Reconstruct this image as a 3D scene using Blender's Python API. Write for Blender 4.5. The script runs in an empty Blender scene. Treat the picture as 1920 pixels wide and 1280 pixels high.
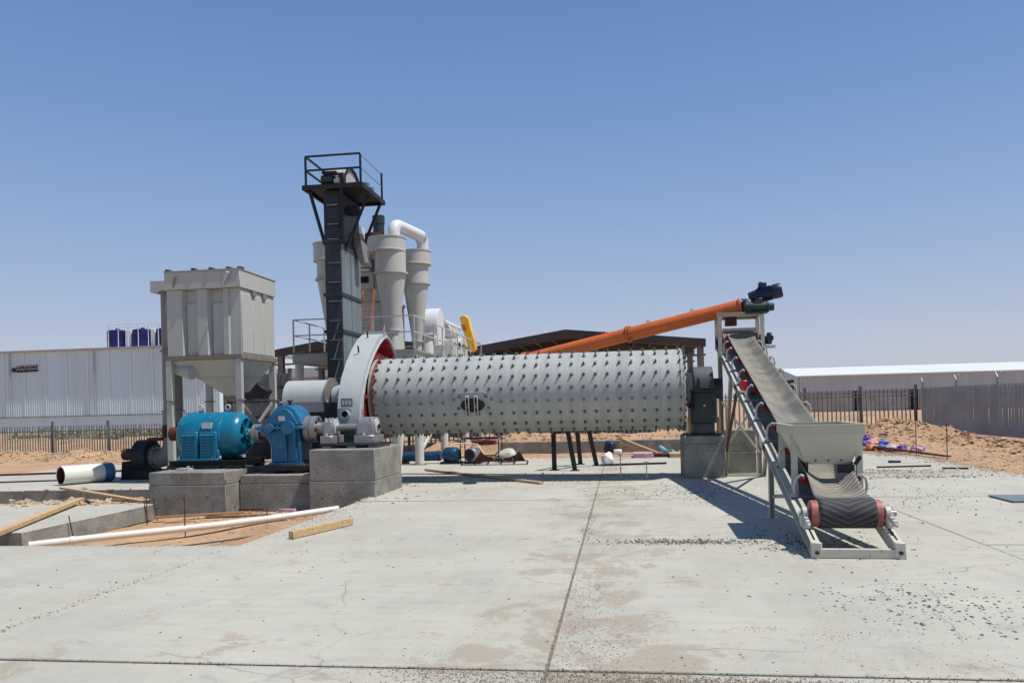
import bpy, bmesh, math, random
import numpy as np
from mathutils import Vector, Matrix, Euler, noise as mnoise
random.seed(7)
rad = math.radians
S = bpy.context.scene
COL = S.collection

# ------------------------------------------------------------------ camera, sky, sun, exposure
cam_d = bpy.data.cameras.new('camera')
cam = bpy.data.objects.new('camera', cam_d)
COL.objects.link(cam)
cam_d.sensor_width = 36.0
cam_d.lens = 36.0 * 1500.0 / 1920.0
cam_d.shift_y = (762.0 - 640.0) / 1920.0
cam_d.clip_start = 0.1
cam_d.clip_end = 6000.0
YAW = math.atan(205.0 / 1500.0)
cam.matrix_world = Matrix.Translation((0, 0, 1.7)) @ Matrix.Rotation(YAW, 4, 'Z') @ Matrix.Rotation(rad(90), 4, 'X') @ Matrix.Rotation(rad(-1.4), 4, 'Z')
S.camera = cam

SUN = Vector((0.42, -0.06, 0.905)).normalized()
sun_el = math.asin(SUN.z)
sun_az = math.atan2(SUN.x, SUN.y)
world = bpy.data.worlds.new('World')
S.world = world
world.use_nodes = True
wn = world.node_tree
sky = wn.nodes.new('ShaderNodeTexSky')
sky.sky_type = 'NISHITA'
sky.sun_disc = False
sky.sun_elevation = sun_el
sky.sun_rotation = sun_az
sky.altitude = 0.0
sky.air_density = 1.0
sky.dust_density = 0.6
sky.ozone_density = 2.0
# dry desert haze: the clear sky is blended with a pale lilac band that thins out with height, the same all round
SKY_STRENGTH = 0.12
geo = wn.nodes.new('ShaderNodeNewGeometry')
sep = wn.nodes.new('ShaderNodeSeparateXYZ')
wn.links.new(geo.outputs['Incoming'], sep.inputs[0])
up_ = wn.nodes.new('ShaderNodeMath'); up_.operation = 'MULTIPLY'; up_.inputs[1].default_value = -1.0
wn.links.new(sep.outputs['Z'], up_.inputs[0])
ramp_ = wn.nodes.new('ShaderNodeValToRGB')
wn.links.new(up_.outputs[0], ramp_.inputs[0])
cr = ramp_.color_ramp
stops = [(0.0, (.50, .51, .62)), (.06, (.49, .525, .655)), (.13, (.38, .47, .67)), (.22, (.28, .405, .66)), (.33, (.185, .32, .605)), (.45, (.13, .25, .54)), (1.0, (.05, .13, .36))]
while len(cr.elements) < len(stops): cr.elements.new(.5)
for e, (p_, c_) in zip(cr.elements, stops):
    e.position = p_; e.color = (*c_, 1)
scl = wn.nodes.new('ShaderNodeMix'); scl.data_type = 'RGBA'; scl.blend_type = 'MULTIPLY'; scl.inputs[0].default_value = 1.0
scl.clamp_result = False
scl.inputs[7].default_value = (1 / SKY_STRENGTH, 1 / SKY_STRENGTH, 1 / SKY_STRENGTH, 1)
wn.links.new(ramp_.outputs[0], scl.inputs[6])
mx = wn.nodes.new('ShaderNodeMix'); mx.data_type = 'RGBA'; mx.inputs[0].default_value = .82; mx.clamp_result = False
wn.links.new(sky.outputs[0], mx.inputs[6]); wn.links.new(scl.outputs[2], mx.inputs[7])
wn.links.new(mx.outputs[2], wn.nodes['Background'].inputs['Color'])
wn.nodes['Background'].inputs['Strength'].default_value = SKY_STRENGTH

sun_d = bpy.data.lights.new('sun', 'SUN')
sun_d.energy = 5.0
sun_d.angle = rad(0.5)
sun_d.color = (1.0, 0.955, 0.88)
sun = bpy.data.objects.new('sun', sun_d)
COL.objects.link(sun)
sun.rotation_euler = (-SUN).to_track_quat('-Z', 'Y').to_euler()
sun.location = SUN * 60

vs = S.view_settings
vs.view_transform = 'Standard'
vs.look = 'None'
vs.gamma = 1.0
vs.use_curve_mapping = False
vs.exposure = 0.0

# ------------------------------------------------------------------ materials
M = {}
def mat(name, col, rough=.6, metal=0.0, var=.12, scale=3.0, bump=0.0, bscale=40.0, col2=None, mscale=1.2,
        lo=.5, hi=.62, amt=.8, stretch=(1, 1, 1), space='Object', col3=None, m3scale=25.0, lo3=.62, hi3=.68, amt3=.6, spec=.4):
    m = bpy.data.materials.new(name)
    m.use_nodes = True
    nt = m.node_tree
    N, L = nt.nodes, nt.links
    b = N['Principled BSDF']
    b.inputs['Roughness'].default_value = rough
    b.inputs['Metallic'].default_value = metal
    b.inputs['Specular IOR Level'].default_value = spec
    if space == 'World':
        src = N.new('ShaderNodeNewGeometry').outputs['Position']
    else:
        src = N.new('ShaderNodeTexCoord').outputs['Object']
    mp = N.new('ShaderNodeMapping')
    mp.inputs['Scale'].default_value = stretch
    L.new(src, mp.inputs['Vector'])
    v = mp.outputs[0]
    def noise(sc, det=5.0, r=.6):
        n = N.new('ShaderNodeTexNoise')
        n.inputs['Scale'].default_value = sc
        n.inputs['Detail'].default_value = det
        n.inputs['Roughness'].default_value = r
        L.new(v, n.inputs['Vector'])
        return n.outputs['Fac']
    def ramp(f, a, c):
        r = N.new('ShaderNodeMapRange')
        r.inputs['From Min'].default_value = a
        r.inputs['From Max'].default_value = c
        L.new(f, r.inputs['Value'])
        return r.outputs[0]
    def mix(f, a, c):
        x = N.new('ShaderNodeMix')
        x.data_type = 'RGBA'
        L.new(f, x.inputs[0])
        for k, s in ((6, a), (7, c)):
            if isinstance(s, tuple): x.inputs[k].default_value = (*s[:3], 1)
            else: L.new(s, x.inputs[k])
        return x.outputs[2]
    def scaled(f, k):
        x = N.new('ShaderNodeMath'); x.operation = 'MULTIPLY'
        L.new(f, x.inputs[0]); x.inputs[1].default_value = k
        return x.outputs[0]
    c = mix(ramp(noise(scale), .3, .7), tuple(x * (1 - var) for x in col), tuple(min(1, x * (1 + var)) for x in col))
    if col2: c = mix(scaled(ramp(noise(mscale, 8.0, .65), lo, hi), amt), c, col2)
    if col3: c = mix(scaled(ramp(noise(m3scale, 3.0, .5), lo3, hi3), amt3), c, col3)
    L.new(c, b.inputs['Base Color'])
    if bump:
        bn = N.new('ShaderNodeBump')
        bn.inputs['Strength'].default_value = min(1.0, bump)
        bn.inputs['Distance'].default_value = .02
        L.new(noise(bscale, 4.0, .6), bn.inputs['Height'])
        L.new(bn.outputs[0], b.inputs['Normal'])
    M[name] = m
    return m

mat('slab_side', (.25, .245, .215), .95, 0, .25, 3, .8, 30, (.15, .145, .13), 2.5, .5, .64, .6, (1, 1, 1), 'World')
mat('pier', (.25, .243, .212), .9, 0, .28, 2.2, 1.0, 38, (.14, .138, .122), 1.6, .5, .64, .6, (1, 1, 1), 'World', (.055, .052, .045), 17, .64, .69, .75)
mat('pier_band', (.27, .27, .25), .9, 0, .18, 3, .5, 55, (.18, .18, .16), 2.6, .5, .65, .5, (1, 1, 1), 'World')
mat('sand', (.40, .255, .145), .95, 0, .2, .8, 1.0, 12, (.31, .185, .10), .35, .45, .7, .7, (1, 1, 1), 'World', (.46, .34, .23), 5, .56, .7, .6)
mat('filler', (.205, .172, .13), .95, 0, .3, 20)
mat('rock', (.40, .335, .26), .95, 0, .3, 6, .5, 30)
mat('grit', (.13, .125, .115), .95, 0, .35, 30)
mat('grit_tan', (.23, .19, .145), .95, 0, .3, 30)
mat('mill_paint', (.365, .375, .357), .55, 0.0, .12, 1.1, .06, 30, (.255, .262, .255), .8, .47, .72, .65, (4.5, .75, .75), 'Object', (.50, .51, .48), 4, .58, .74, .45)
mat('bolt', (.17, .175, .175), .45, .5, .2, 20)
mat('guard_paint', (.40, .425, .42), .5, 0, .08, 1.5, .05, 20, (.33, .35, .345), 1.2, .5, .7, .5, (1, 1, .35))
mat('gear_red', (.30, .03, .03), .5, .1, .35, 5)
mat('beige', (.51, .495, .405), .5, 0, .06, 2, .04, 25, (.40, .385, .315), 1.6, .52, .72, .4, (1, 1, .4), 'Object', (.30, .24, .17), 14, .66, .72, .5)
mat('house_paint', (.425, .435, .40), .55, 0, .06, 1.4, .06, 8, (.34, .35, .32), 1.4, .48, .7, .5, (1.5, 1.5, .12), 'Object', (.30, .275, .225), 6, .60, .74, .5)
mat('cyclone_paint', (.47, .472, .44), .55, 0, .05, 1.6, .05, 14, (.38, .383, .355), 1.1, .5, .72, .5, (1, 1, .3), 'Object', (.36, .33, .28), 6, .60, .74, .45)
mat('slate', (.028, .034, .045), .5, .1, .3, 3, .06, 18, (.06, .07, .08), 1.4, .52, .7, .6, (1, 1, .25))
mat('slate_light', (.16, .195, .21), .5, .1, .2, 3, .06, 18, (.16, .19, .20), 1.4, .5, .7, .6, (1, 1, .2))  # light slate; tone raised to carry the sun on the elevator's side
mat('slate_mid', (.050, .062, .074), .5, .0, .25, 3, .06, 18, (.08, .09, .10), 1.6, .52, .7, .5)
mat('galv_dark', (.17, .175, .17), .6, .0, .2, 1.2, 0, 10, None, 1, .5, .6, .5, (1, 1, 1), 'World')
mat('joint_dark', (.15, .13, .105), .95, 0, .4, 12)
mat('black_steel', (.016, .017, .02), .55, .2, .3, 4, .05, 20, (.05, .045, .04), 3, .55, .7, .5)
mat('green_black', (.030, .048, .044), .4, .1, .25, 3, .04, 20, (.05, .055, .05), 2, .55, .7, .5)
mat('teal', (.005, .150, .245), .3, .0, .15, 2.4, .06, 25, (.004, .105, .185), 2, .5, .7, .5, (1, 1, 1), 'Object', (.16, .21, .22), 9, .60, .74, .5)
mat('blue', (.010, .128, .25), .4, .0, .2, 3, .08, 25, (.02, .10, .20), 2, .5, .7, .5, (1, 1, 1), 'Object', (.17, .21, .23), 8, .58, .74, .55)
mat('pump_blue', (.006, .05, .12), .45, 0, .25, 5)
mat('steel', (.30, .30, .30), .4, .5, .15, 6, .05, 40, (.20, .19, .18), 4, .55, .7, .5)
mat('steel_pale', (.50, .50, .49), .5, .2, .12, 5)
mat('orange', (.54, .12, .026), .5, 0, .12, 2.5, .04, 20, (.48, .09, .02), 1.6, .5, .7, .5, (1, 1, 1), 'Object', (.62, .27, .13), 8, .62, .72, .4)
mat('yellow', (.80, .42, .02), .5, 0, .15, 3, .04, 20, (.60, .28, .02), 2, .55, .7, .5)
mat('brown_paint', (.20, .17, .135), .7, 0, .2, 5)
mat('roller_red', (.18, .016, .03), .5, 0, .25, 8)
mat('pulley_red', (.34, .10, .085), .5, 0, .2, 6, .05, 30, (.22, .06, .05), 4, .5, .65, .6)
mat('motor_navy', (.012, .022, .055), .4, .1, .3, 6)
mat('motor_green', (.012, .035, .035), .4, .1, .3, 6)
mat('pvc', (.72, .66, .58), .4, 0, .06, 5, 0, 10, (.60, .50, .40), 2, .6, .75, .5)
mat('pipe_white', (.66, .65, .57), .5, 0, .08, 3)
mat('pipe_blue', (.05, .14, .26), .5, 0, .15, 4)
mat('rust', (.10, .035, .022), .8, .2, .35, 6, .2, 40)
mat('wood', (.50, .36, .19), .75, 0, .18, 2, .15, 30, (.36, .23, .11), 3, .45, .7, .6, (1, 8, 8))
mat('wood_dark', (.26, .15, .075), .8, 0, .25, 2, .15, 30, None, 1, .5, .6, .5, (1, 8, 8))
mat('cladding', (.60, .73, .79), .5, .1, .06, .3, 0, 10, (.53, .66, .72), .2, .45, .7, .6, (3, 3, .1), 'World')
mat('roof_white', (.62, .64, .65), .5, 0, .05, .3, 0, 10, None, 1, .5, .6, .5, (1, 1, 1), 'World')
mat('clad_grey', (.50, .535, .56), .5, .0, .08, .4, 0, 10, None, 1, .5, .6, .5, (2, 2, .1), 'World')
mat('brick_grey', (.37, .36, .345), .9, 0, .25, .8, .3, 8, (.27, .25, .22), .5, .5, .65, .6, (1, 1, 1), 'World')
mat('dark_opening', (.015, .013, .012), .9, 0, .2, 2)  # near-black colour standing in for the shade inside doorways and holes
mat('shed_roof', (.055, .047, .047), .8, .1, .25, .5, 0, 8, (.085, .07, .06), .7, .5, .7, .5, (1, 1, 1), 'World')
mat('shed_steel', (.17, .15, .14), .7, .1, .2, 1, 0, 8, None, 1, .5, .6, .5, (1, 1, 1), 'World')
mat('galv', (.33, .34, .35), .5, .05, .15, 1.2, 0, 10, None, 1, .5, .6, .5, (1, 1, 1), 'World')
mat('tank_blue', (.005, .008, .085), .4, 0, .4, 1, 0, 10, (.012, .018, .15), 1.2, .45, .6, .8)
mat('white', (.75, .76, .77), .5, 0, .06, 2)
mat('glass_dark', (.05, .09, .085), .15, 0, .3, 1)
mat('bin_white', (.56, .555, .505), .6, 0, .1, 3)
mat('sack_white', (.46, .44, .39), .8, 0, .12, 4, .5, 9)
mat('bag_purple', (.13, .05, .26), .6, 0, .4, 6, .5, 9)
mat('bag_blue', (.06, .13, .45), .6, 0, .4, 6, .5, 9)
mat('bag_orange', (.62, .24, .07), .6, 0, .4, 6, .5, 9)
mat('bag_pink', (.55, .30, .33), .6, 0, .3, 6, .5, 9)
mat('leaf', (.075, .115, .05), .7, 0, .4, 3)
mat('leaf_pale', (.13, .16, .08), .7, 0, .4, 3)
mat('sign_red', (.22, .012, .03), .5, 0, .15, 2)
mat('sign_dark', (.012, .012, .028), .5, 0, .15, 2)
mat('switch_red', (.55, .02, .02), .35, 0, .15, 5)
mat('ladder_orange', (.55, .16, .05), .5, 0, .15, 3)
mat('duct_grey', (.20, .195, .185), .6, .1, .15, 2, .05, 15, (.14, .13, .12), 1.5, .5, .7, .5, (1, 1, .3))
mat('teal_tarp', (.20, .48, .50), .6, 0, .2, 5)

# weathered cast concrete: trowel streaks, mottling, fine pores, dark drips and tan dust lying along the open joints
def slab_material():
    m = bpy.data.materials.new('slab'); m.use_nodes = True
    nt = m.node_tree; N, L = nt.nodes, nt.links
    b = N['Principled BSDF']; b.inputs['Roughness'].default_value = .88; b.inputs['Specular IOR Level'].default_value = .3
    pos = N.new('ShaderNodeNewGeometry').outputs['Position']
    def mapped(sc, rot=0.0):
        q = N.new('ShaderNodeMapping'); q.inputs['Scale'].default_value = sc; q.inputs['Rotation'].default_value = (0, 0, rot)
        L.new(pos, q.inputs['Vector']); return q.outputs[0]
    def noise(v, sc, det=6.0, r=.6, dist=0.0):
        q = N.new('ShaderNodeTexNoise'); q.inputs['Scale'].default_value = sc; q.inputs['Detail'].default_value = det
        q.inputs['Roughness'].default_value = r; q.inputs['Distortion'].default_value = dist
        L.new(v, q.inputs['Vector']); return q.outputs['Fac']
    def rng(f, a, c, lo=0.0, hi=1.0):
        q = N.new('ShaderNodeMapRange'); q.inputs['From Min'].default_value = a; q.inputs['From Max'].default_value = c
        q.inputs['To Min'].default_value = lo; q.inputs['To Max'].default_value = hi
        L.new(f, q.inputs['Value']); return q.outputs[0]
    def mth(op, a, c):
        q = N.new('ShaderNodeMath'); q.operation = op
        for k_, w_ in ((0, a), (1, c)):
            if isinstance(w_, float): q.inputs[k_].default_value = w_
            else: L.new(w_, q.inputs[k_])
        return q.outputs[0]
    def mix(f, a, c, mode='MIX'):
        q = N.new('ShaderNodeMix'); q.data_type = 'RGBA'; q.blend_type = mode
        if isinstance(f, float): q.inputs[0].default_value = f
        else: L.new(f, q.inputs[0])
        for k_, w_ in ((6, a), (7, c)):
            if isinstance(w_, tuple): q.inputs[k_].default_value = (*w_, 1)
            else: L.new(w_, q.inputs[k_])
        return q.outputs[2]
    flat = mapped((1, 1, 0))
    c = mix(rng(noise(flat, .45, 8, .65), .34, .66), (.368, .352, .29), (.50, .480, .398))
    c = mix(rng(noise(mapped((.8, 9, 0), .35), 1.0, 6, .6), .35, .70, 0, .55), c, (.36, .355, .33))
    c = mix(rng(noise(mapped((7, .7, 0), -.2), 1.0, 5, .6), .45, .75, 0, .40), c, (.47, .455, .40))
    c = mix(rng(noise(flat, 2.6, 10, .72, .6), .56, .66, 0, .50), c, (.265, .262, .24))
    # tan dust and spilt sand: ragged patches, heavier beside the long open joint
    sx = N.new('ShaderNodeSeparateXYZ'); L.new(pos, sx.inputs[0])
    dj = mth('ABSOLUTE', mth('ADD', sx.outputs[0], .25), 0.0)
    near = rng(dj, .1, 1.3, .13, 0.0)
    ny = rng(mth('ABSOLUTE', mth('ADD', sx.outputs[1], -5.0), 0.0), .1, 1.5, .06, 0.0)
    f = mth('ADD', mth('ADD', noise(flat, 1.5, 12, .74, .3), near), ny)
    c = mix(rng(f, .60, .66, 0, .62), c, (.30, .245, .18))
    c = mix(rng(noise(mapped((.7, 1.3, 0)), .8, 9, .7), .62, .72, 0, .55), c, (.42, .33, .22))
    c = mix(rng(noise(flat, 14, 4, .6), .66, .72, 0, .55), c, (.20, .19, .17))
    c = mix(rng(noise(flat, 110, 2, .5), .35, .65, 0.0, 1.0), c, (.5, .5, .5), 'OVERLAY') if False else mix(rng(noise(flat, 95, 3, .6), .42, .72, 0, .35), c, (.25, .24, .21))
    # hairline cracks
    v = N.new('ShaderNodeTexVoronoi'); v.feature = 'DISTANCE_TO_EDGE'; v.inputs['Scale'].default_value = .42
    nn = N.new('ShaderNodeTexNoise'); nn.inputs['Scale'].default_value = 1.6; nn.inputs['Detail'].default_value = 6
    L.new(flat, nn.inputs['Vector'])
    add = N.new('ShaderNodeMix'); add.data_type = 'RGBA'; add.inputs[0].default_value = .28
    L.new(flat, add.inputs[6]); L.new(nn.outputs['Color'], add.inputs[7]); L.new(add.outputs[2], v.inputs['Vector'])
    crack = mth('MULTIPLY', rng(v.outputs['Distance'], 0.0, .004, 1.0, 0.0), rng(noise(flat, .5, 3), .50, .60, 0, .55))
    c = mix(crack, c, (.12, .115, .10))
    L.new(c, b.inputs['Base Color'])
    bn = N.new('ShaderNodeBump'); bn.inputs['Strength'].default_value = .45; bn.inputs['Distance'].default_value = .01
    L.new(noise(flat, 55, 6, .7), bn.inputs['Height']); L.new(bn.outputs[0], b.inputs['Normal'])
    M['slab'] = m
slab_material()

# dusty chevron conveyor belt: dark rubber ridges, tan dust lying along the middle
def belt_material():
    m = bpy.data.materials.new('belt'); m.use_nodes = True
    nt = m.node_tree; N, L = nt.nodes, nt.links
    b = N['Principled BSDF']; b.inputs['Roughness'].default_value = .8
    uv = N.new('ShaderNodeTexCoord').outputs['UV']
    sp = N.new('ShaderNodeSeparateXYZ'); L.new(uv, sp.inputs[0])
    def mth(op, a, c=None, k=None):
        x = N.new('ShaderNodeMath'); x.operation = op
        L.new(a, x.inputs[0]) if not isinstance(a, float) else None
        if c is not None: L.new(c, x.inputs[1])
        if k is not None: x.inputs[1].default_value = k
        return x.outputs[0]
    au = mth('ABSOLUTE', sp.outputs[0])
    s = mth('ADD', mth('MULTIPLY', sp.outputs[1], k=15.0), mth('MULTIPLY', au, k=-7.0))
    fr = mth('FRACT', s)
    ridge = mth('GREATER_THAN', fr, k=.68)
    n = N.new('ShaderNodeTexNoise'); n.inputs['Scale'].default_value = 3.0; n.inputs['Detail'].default_value = 8
    L.new(N.new('ShaderNodeTexCoord').outputs['Object'], n.inputs['Vector'])
    mr = N.new('ShaderNodeMapRange'); mr.inputs['From Min'].default_value = .35; mr.inputs['From Max'].default_value = .65
    L.new(n.outputs['Fac'], mr.inputs['Value'])
    def mix(f, a, c):
        x = N.new('ShaderNodeMix'); x.data_type = 'RGBA'
        L.new(f, x.inputs[0])
        for k, q in ((6, a), (7, c)):
            if isinstance(q, tuple): x.inputs[k].default_value = (*q, 1)
            else: L.new(q, x.inputs[k])
        return x.outputs[2]
    dust = mix(mr.outputs[0], (.165, .16, .142), (.315, .285, .21))
    dusty = mix(ridge, dust, (.085, .083, .075))
    rub = mix(ridge, (.030, .030, .032), (.075, .075, .078))
    # dust lies where the belt has carried load: v between the tail pulley and the head (uv v > 0)
    g = N.new('ShaderNodeMapRange'); g.inputs['From Min'].default_value = .02; g.inputs['From Max'].default_value = .28
    L.new(sp.outputs[1], g.inputs['Value'])
    L.new(mix(g.outputs[0], rub, dusty), b.inputs['Base Color'])
    bn = N.new('ShaderNodeBump'); bn.inputs['Strength'].default_value = .8; bn.inputs['Distance'].default_value = .006
    L.new(ridge, bn.inputs['Height']); L.new(bn.outputs[0], b.inputs['Normal'])
    M['belt'] = m
belt_material()

# ------------------------------------------------------------------ mesh helpers
def frame(d, up=(0, 0, 1)):
    d = Vector(d).normalized()
    u = Vector(up)
    if abs(d.dot(u)) > .97: u = Vector((0, 1, 0))
    a = d.cross(u).normalized()
    return d, a, a.cross(d).normalized()      # direction, side, up

class MB:
    def __init__(self):
        self.v, self.f = [], []
    def add(self, vs, fs):
        o = len(self.v)
        self.v += [tuple(x) for x in vs]
        self.f += [tuple(i + o for i in f) for f in fs]
        return self
    def box(self, c, s, R=None):
        x, y, z = s[0] / 2, s[1] / 2, s[2] / 2
        vs = [Vector((a * x, b * y, d * z)) for a in (-1, 1) for b in (-1, 1) for d in (-1, 1)]
        if R is not None: vs = [R @ q for q in vs]
        c = Vector(c)
        return self.add([q + c for q in vs], [(0, 1, 3, 2), (4, 6, 7, 5), (0, 4, 5, 1), (2, 3, 7, 6), (0, 2, 6, 4), (1, 5, 7, 3)])
    def box2(self, a, b):
        return self.box([(a[i] + b[i]) / 2 for i in range(3)], [abs(b[i] - a[i]) for i in range(3)])
    def bar(self, p0, p1, w, h, up=(0, 0, 1)):
        p0, p1 = Vector(p0), Vector(p1)
        d, a, u = frame(p1 - p0, up)
        R = Matrix((d, a, u)).transposed()
        return self.box((p0 + p1) / 2, ((p1 - p0).length, w, h), R)
    def channel(self, p0, p1, w, h, t=.012, side=1, up=(0, 0, 1)):
        p0, p1 = Vector(p0), Vector(p1)
        d, a, u = frame(p1 - p0, up)
        self.bar(p0 + u * (h / 2 - t / 2), p1 + u * (h / 2 - t / 2), w, t, up)
        self.bar(p0 - u * (h / 2 - t / 2), p1 - u * (h / 2 - t / 2), w, t, up)
        o = a * (side * (w / 2 - t / 2))
        return self.bar(p0 + o, p1 + o, t, h - 2 * t, up)
    def ibeam(self, p0, p1, w, h, t=.014, up=(0, 0, 1)):
        p0, p1 = Vector(p0), Vector(p1)
        d, a, u = frame(p1 - p0, up)
        self.bar(p0 + u * (h / 2 - t / 2), p1 + u * (h / 2 - t / 2), w, t, up)
        self.bar(p0 - u * (h / 2 - t / 2), p1 - u * (h / 2 - t / 2), w, t, up)
        return self.bar(p0, p1, t, h - 2 * t, up)
    def cyl(self, p0, p1, r0, r1=None, n=16, cap=True, ph=0.0):
        r1 = r0 if r1 is None else r1
        p0, p1 = Vector(p0), Vector(p1)
        d, a, u = frame(p1 - p0)
        vs = []
        for p, r in ((p0, r0), (p1, r1)):
            for i in range(n):
                t = 2 * math.pi * i / n + ph
                vs.append(p + a * (r * math.cos(t)) + u * (r * math.sin(t)))
        fs = [(i, (i + 1) % n, n + (i + 1) % n, n + i) for i in range(n)]
        if cap: fs += [tuple(range(n - 1, -1, -1)), tuple(range(n, 2 * n))]
        return self.add(vs, fs)
    def lathe(self, prof, base, axis, n=32, a0=0.0, a1=2 * math.pi, cap=True):
        base = Vector(base)
        d, a, u = frame(axis)
        full = abs(a1 - a0 - 2 * math.pi) < 1e-6
        m = n if full else n + 1
        vs = []
        for r, h in prof:
            for i in range(m):
                t = a0 + (a1 - a0) * i / n
                vs.append(base + d * h + a * (r * math.cos(t)) + u * (r * math.sin(t)))
        fs = []
        for k in range(len(prof) - 1):
            for i in range(n):
                j = (i + 1) % m
                fs.append((k * m + i, k * m + j, (k + 1) * m + j, (k + 1) * m + i))
        if cap and full:
            if prof[0][0] > 1e-5: fs.append(tuple(range(m - 1, -1, -1)))
            if prof[-1][0] > 1e-5: fs.append(tuple((len(prof) - 1) * m + i for i in range(m)))
        return self.add(vs, fs)
    def tube(self, path, r, n=10, cap=True):
        P = [Vector(p) for p in path]
        vs = []
        prev = None
        for k, p in enumerate(P):
            d = (P[min(k + 1, len(P) - 1)] - P[max(k - 1, 0)]).normalized()
            if prev is None: _, a, u = frame(d)
            else:
                a = (prev - d * prev.dot(d)).normalized(); u = a.cross(d)
            prev = a
            rr = r[k] if isinstance(r, (list, tuple)) else r
            for i in range(n):
                t = 2 * math.pi * i / n
                vs.append(p + a * (rr * math.cos(t)) + u * (rr * math.sin(t)))
        fs = [(k * n + i, k * n + (i + 1) % n, (k + 1) * n + (i + 1) % n, (k + 1) * n + i) for k in range(len(P) - 1) for i in range(n)]
        if cap: fs += [tuple(range(n - 1, -1, -1)), tuple((len(P) - 1) * n + i for i in range(n))]
        return self.add(vs, fs)
    def prism(self, poly, a0, a1, axis='x'):
        def P(p, a):
            return {'x': (a, p[0], p[1]), 'y': (p[0], a, p[1]), 'z': (p[0], p[1], a)}[axis]
        n = len(poly)
        vs = [P(p, a0) for p in poly] + [P(p, a1) for p in poly]
        fs = [(i, (i + 1) % n, n + (i + 1) % n, n + i) for i in range(n)] + [tuple(range(n - 1, -1, -1)), tuple(range(n, 2 * n))]
        return self.add(vs, fs)
    def ring(self, c, axis, r, t, n=24, m=8):
        c = Vector(c); d, a, u = frame(axis)
        vs, fs = [], []
        for i in range(n):
            q = 2 * math.pi * i / n
            e = a * math.cos(q) + u * math.sin(q)
            for j in range(m):
                w = 2 * math.pi * j / m
                vs.append(c + e * (r + t * math.cos(w)) + d * (t * math.sin(w)))
        for i in range(n):
            for j in range(m):
                fs.append((i * m + j, ((i + 1) % n) * m + j, ((i + 1) % n) * m + (j + 1) % m, i * m + (j + 1) % m))
        return self.add(vs, fs)
    def mesh(self, name, m, origin=(0, 0, 0), bevel=0.0, smooth=True, ang=38, seg=1):
        me = bpy.data.meshes.new(name)
        bm = bmesh.new()
        o = Vector(origin)
        vv = [bm.verts.new(Vector(p) - o) for p in self.v]
        for f in self.f:
            try: bm.faces.new([vv[i] for i in f])
            except ValueError: pass
        bmesh.ops.recalc_face_normals(bm, faces=bm.faces)
        if bevel:
            es = [e for e in bm.edges if len(e.link_faces) == 2 and e.calc_face_angle(0) > rad(50)]
            bmesh.ops.bevel(bm, geom=es, offset=bevel, segments=seg, affect='EDGES', clamp_overlap=True, profile=.5)
        bm.to_mesh(me); bm.free()
        for mm in (m if isinstance(m, (list, tuple)) else [m]): me.materials.append(M[mm])
        if smooth:
            me.shade_smooth()
            me.set_sharp_from_angle(angle=rad(ang))
        return me
    def build(self, name, m, parent=None, bevel=0.0, smooth=True, ang=38, kind=None, label=None, local=False, seg=1):
        if parent is not None: o = (0, 0, 0) if local else tuple(ORG[parent.name])
        else:
            A = np.array(self.v); o = ((A[:, 0].min() + A[:, 0].max()) / 2, (A[:, 1].min() + A[:, 1].max()) / 2, A[:, 2].min())
        me = self.mesh(name, m, o, bevel, smooth, ang, seg)
        ob = bpy.data.objects.new(name, me)
        COL.objects.link(ob)
        if parent is not None:
            ob.parent = parent
            ORG[ob.name] = ORG[parent.name]
        else:
            ob.location = o
            ORG[ob.name] = Vector(o)
        if kind: ob['kind'] = kind
        if label: ob['label'] = label
        return ob

ORG = {}
def tag(o, label=None, cat=None, group=None, kind=None):
    if label: o['label'] = label
    if cat: o['category'] = cat
    if group: o['group'] = group
    if kind: o['kind'] = kind
    return o
def thing(name, loc, label, cat, group=None, rotz=0.0):
    o = bpy.data.objects.new(name, None)
    COL.objects.link(o)
    o.location = loc; o.rotation_euler = (0, 0, rotz)
    o.empty_display_size = .2
    ORG[o.name] = Vector(loc)
    return tag(o, label, cat, group)
def struct_root(name, loc=(0, 0, 0)):
    o = bpy.data.objects.new(name, None)
    COL.objects.link(o); o.location = loc; ORG[o.name] = Vector(loc); o['kind'] = 'structure'
    return o
def inst(name, me, parent, loc, rot=(0, 0, 0), scale=(1, 1, 1), local=False):
    ob = bpy.data.objects.new(name, me)
    COL.objects.link(ob)
    ob.parent = parent
    ob.location = Vector(loc) - (Vector((0, 0, 0)) if local else ORG[parent.name])
    ob.rotation_euler = rot
    ob.scale = scale
    ORG[ob.name] = ORG[parent.name]
    return ob
def fbm(x, y, s, o=4):
    return mnoise.fractal(Vector((x * s, y * s, 3.7)), .9, 2.0, o)

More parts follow.
